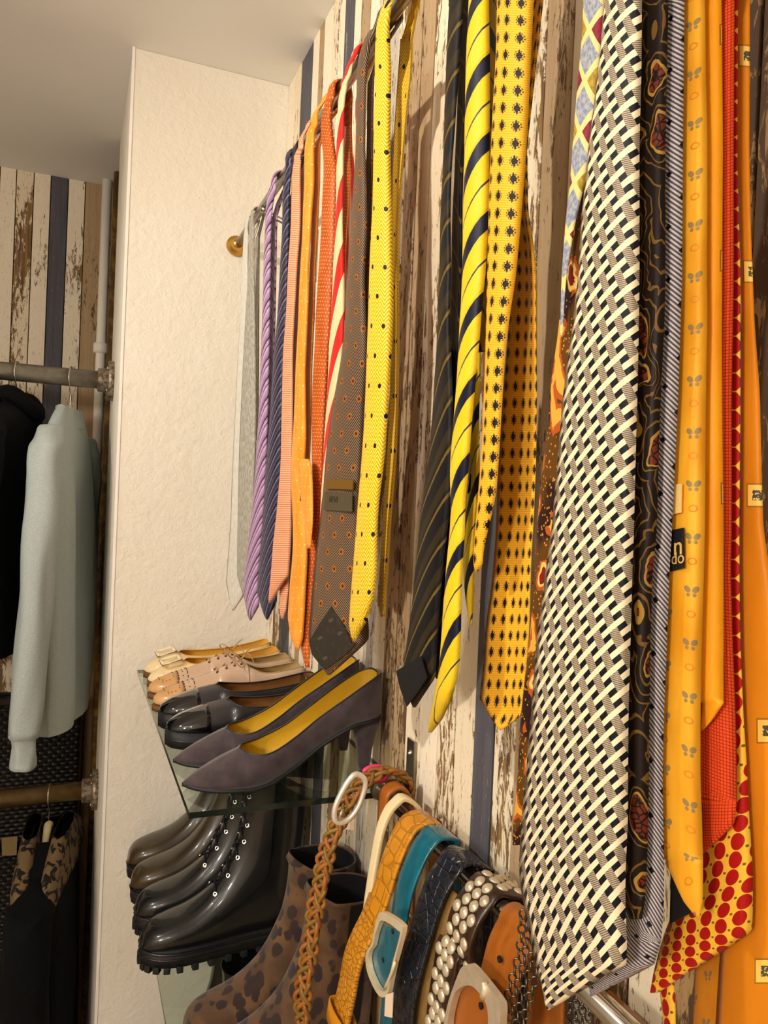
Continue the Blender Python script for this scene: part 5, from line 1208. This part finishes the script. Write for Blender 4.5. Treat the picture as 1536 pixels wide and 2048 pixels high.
# pale sweater
M_KN = cloth_mat('pale_blue_grey_knit', 'BAC4C2', 'A9B4B2', 500)
xs = -.010; yaw = .20
hanger('pale khaki hanger inside the pale blue-grey sweater', xs, ZU, 0, yaw, .11)
e = empty('sweater', (xs, GY, .95), 0, 'pale blue-grey fine knit sweater on a hanger beside the pipes', 'sweater'); e['_o'] = (xs, GY, .95)
c = Vector((xs, GY, ZU - .134))
V, F = garment_body(c, yaw, [(.060, .075, .018, 0), (.035, .12, .022, 0), (.0, .17, .026, 0), (-.04, .20, .030, 0), (-.12, .20, .034, .004), (-.30, .195, .038, .008), (-.50, .19, .040, .012), (-.60, .185, .038, .012), (-.645, .175, .034, .012)], seed=2, wr=.02)
link('body', V, F, M_KN, e)
d = Vector((math.sin(yaw), math.cos(yaw), 0)); f = Vector((math.cos(yaw), -math.sin(yaw), 0))
for s in (-1, 1):
    sh = c + d * s * .185
    p = [sh - d * s * .03 + Vector((0, 0, .012)), sh - d * s * .012 + Vector((0, 0, .004)), sh + d * s * .012 + Vector((0, 0, -.022)), sh + d * s * .030 + Vector((.0, 0, -.06)), sh + d * s * .050 + Vector((.002, 0, -.18)), sh + d * s * .058 + Vector((-.002 if s < 0 else -.012, 0, -.36)), sh + d * s * .062 + Vector((-.008 if s < 0 else -.016, 0, -.52)), sh + d * s * .062 + Vector((-.010 if s < 0 else -.016, 0, -.62))]
    V, F = sleeve(p, [.006, .022, .027, .030, .032, .034, .034, .033, .032, .031, .029], seed=s * 3 + 1); so = link('sleeve', V, F, M_KN, e)
    q = p[-1]; V, F = sleeve([q + Vector((0, 0, .006)), q + Vector((0, 0, -.02)), q + Vector((.001, 0, -.062))], [.026, .022, .024], seed=5); link('cuff', V, F, M_KN, so)
nk = [c + f * (.021 * math.sin(a)) + d * (.070 * math.cos(a)) + Vector((0, 0, .058 - .040 * max(0, math.sin(a)))) for a in [2 * math.pi * k / 28 for k in range(28)]]
MB().tube(nk, .006, 8, True).build('neckband', M_KN, e)
MB().box((-.012, -.002, -.010), (.012, .002, .010), 0, Matrix.Translation(c + f * .002 + Vector((0, 0, .045))) @ Matrix.Rotation(yaw, 4, 'Z')).build('label', M_LABELK, e, smooth=False)
# black jacket
M_BJ = cloth_mat('black_wool', '0B0C0F', '07080A', 300); M_NJ = cloth_mat('midnight_navy_wool', '0E131A', '0A0E14', 300)
def jacket(label, x, yaw, m, zbot, hl, seed):
    hanger(hl, x, ZU, 0, yaw, .13)
    e = empty('jacket', (x, GY, ZU - zbot), 0, label, 'jacket', 'dark jackets on the upper rail'); e['_o'] = (x, GY, ZU - zbot)
    c = Vector((x, GY, ZU - .134)); d = Vector((math.sin(yaw), math.cos(yaw), 0)); f = Vector((math.cos(yaw), -math.sin(yaw), 0))
    V, F = garment_body(c, yaw, [(.062, .07, .022, 0), (.045, .10, .032, 0), (.015, .17, .042, 0), (-.03, .215, .038, 0), (-.15, .215, .040, 0), (-.40, .20, .042, 0), (-zbot + .16, .205, .044, 0), (-zbot + .14, .20, .042, 0)], seed=seed, wr=.012)
    link('body', V, F, m, e)
    for s in (-1, 1):
        sh = c + d * s * .20; p = [sh - d * s * .04 + Vector((0, 0, .012)), sh - d * s * .015 + Vector((0, 0, .004)), sh + d * s * .014 + Vector((0, 0, -.022)), sh + d * s * .032 + Vector((0, 0, -.06)), sh + d * s * .045 + Vector((.0, 0, -.22)), sh + d * s * .045 + Vector((.002, 0, -.38)), sh + d * s * .035 + Vector((.003, 0, -.55))]
        V, F = sleeve(p, [.006, .026, .034, .038, .040, .040, .039, .038, .037], seed=s + seed); so = link('sleeve', V, F, m, e)
        MB().tube([p[-1] + Vector((.038 * math.cos(a), .043 * math.sin(a), .004)) for a in [2 * math.pi * k / 20 for k in range(20)]], .003, 6, True).build('cuff_hem', m, so)
    nk = [c + f * (.045 * math.sin(a)) + d * (.075 * math.cos(a)) + Vector((0, 0, .062 + .018 * math.cos(a * 2))) for a in [2 * math.pi * k / 28 for k in range(28)]]
    MB().tube(nk, .014, 8, True, sy=1.5).build('collar', m, e)
    for k in range(4): MB().lathe([(.007, 0), (.008, .002), (.004, .003), (0, .003)], Matrix.Translation(c + f * .041 + Vector((0, 0, -.12 - k * .09))) @ f.to_track_quat('Z', 'Y').to_matrix().to_4x4(), 12).build('button', M_BLKR, e)
    return e
jacket('black wool jacket with a turned-down collar beside the pale sweater', -.122, .20, M_BJ, .62, 'khaki hanger showing above the black jacket collar', 3)
jacket('midnight navy jacket at the left edge of the picture', -.256, .20, M_NJ, .60, 'khaki hanger cut by the left edge of the picture', 9)
# lower coat with animal print lining
def print_fn(b):
    x, y, z = b.pos(True); n = b.noise(b.vec(x, y, z), 42, 2, .5, .8); return b.mix(n.ss(.48, .54), '77603F', '0B0908')
M_PRT = mat('animal_print_cloth', print_fn, rough=.85)
hanger('khaki hanger carrying the long dark coat', -.022, ZL, 0, .12, .10)
M_COAT = cloth_mat('black_coat_cloth', '0D0F10', '08090A', 200)
e = empty('coat', (-.03, GY, .06), 0, 'long black coat with animal print shoulders on the lower rail', 'coat'); e['_o'] = (-.03, GY, .06)
c = Vector((-.022, GY, ZL - .132)); yaw = .12; d = Vector((math.sin(yaw), math.cos(yaw), 0)); f = Vector((math.cos(yaw), -math.sin(yaw), 0))
V, F = garment_body(c, yaw, [(.05, .07, .03, 0), (.03, .11, .045, 0), (-.01, .18, .055, 0), (-.06, .21, .062, 0), (-.2, .215, .07, 0), (-.45, .22, .075, 0), (-.64, .225, .078, 0)], seed=4, wr=.015); link('body', V, F, M_COAT, e)
for s in (-1, 1):
    sh = c + d * s * .19; p = [sh - d * s * .03 + Vector((0, 0, .01)), sh + d * s * .01 + Vector((0, 0, -.02)), sh + d * s * .03 + Vector((0, 0, -.06)), sh + d * s * .045 + Vector((.0, 0, -.25)), sh + d * s * .04 + Vector((.012, 0, -.55))]
    V, F = sleeve(p, [.006, .03, .042, .046, .046, .045, .042], seed=s + 7); link('sleeve', V, F, M_COAT, e)
for s in (-1, 1):
    V, F = garment_body(c + f * s * .034 + Vector((0, 0, .012)), yaw + s * .05, [(.048, .075, .016, 0), (.028, .115, .02, 0), (-.008, .18, .025, 0), (-.04, .205, .028, 0), (-.075, .20, .02, 0)], seed=s + 5, wr=.006); link('print_panel', V, F, M_PRT, e)
# woven basket behind the clothes
def wick(b):
    x, y, z = b.pos(); row = (z / .011).fl(); t = ((x / .022) + row.mod(2) * .5).fr(); q = (z / .011).fr(); a = (t - .5).ab() * 2; h = ((q - .5).ab() * -2 + 1) * (a * -1 + 1.2)
    b.bump = h; return b.mix(h.ss(.1, .9), '0E0B09', '2E241C')
M_WICK = mat('dark_wicker', wick, rough=.5, bump_d=.006, bump_s=.9)
def basket(label, z0, z1):
    x0, x1, y0, y1 = -.42, .045, 2.235, 2.372
    e = empty('wicker_basket', ((x0 + x1) / 2, (y0 + y1) / 2, z0), 0, label, 'basket', 'stacked wicker baskets'); e['_o'] = ((x0 + x1) / 2, (y0 + y1) / 2, z0)
    MB().box((x0, y0, z0), (x1, y1, z1 - .012), .008).build('woven_body', M_WICK, e)
    rimp = [(x0, y0, z1 - .01), (x1, y0, z1 - .01), (x1, y1, z1 - .01), (x0, y1, z1 - .01)]
    MB().tube([tuple(p) for p in smooth_pts(rimp, 1, True)], .009, 8, True).build('rim', M_WICK, e)
    return e
basket('dark wicker basket under the upper clothes, top of the stack', .62, .99)
b2 = basket('dark wicker basket with a blank tan card, bottom of the stack', .02, .60)
P = [atY(x, y, 2.226) for x, y in ((3, 1676), (35, 1673), (33, 1710), (4, 1712))]
MB().prism(P, (0, .004, 0)).build('card', mat('tan_card', color='8A7448', rough=.8), b2, smooth=False)
MB().box((-.46, 2.22, 0), (.05, 2.375, .015)).build('basket_plinth', M_FLOOR, smooth=False); tag(bpy.data.objects['basket_plinth'], 'low dark plinth under the wicker baskets', 'plinth')
for o in bpy.data.objects:
    if '_o' in o: del o['_o']
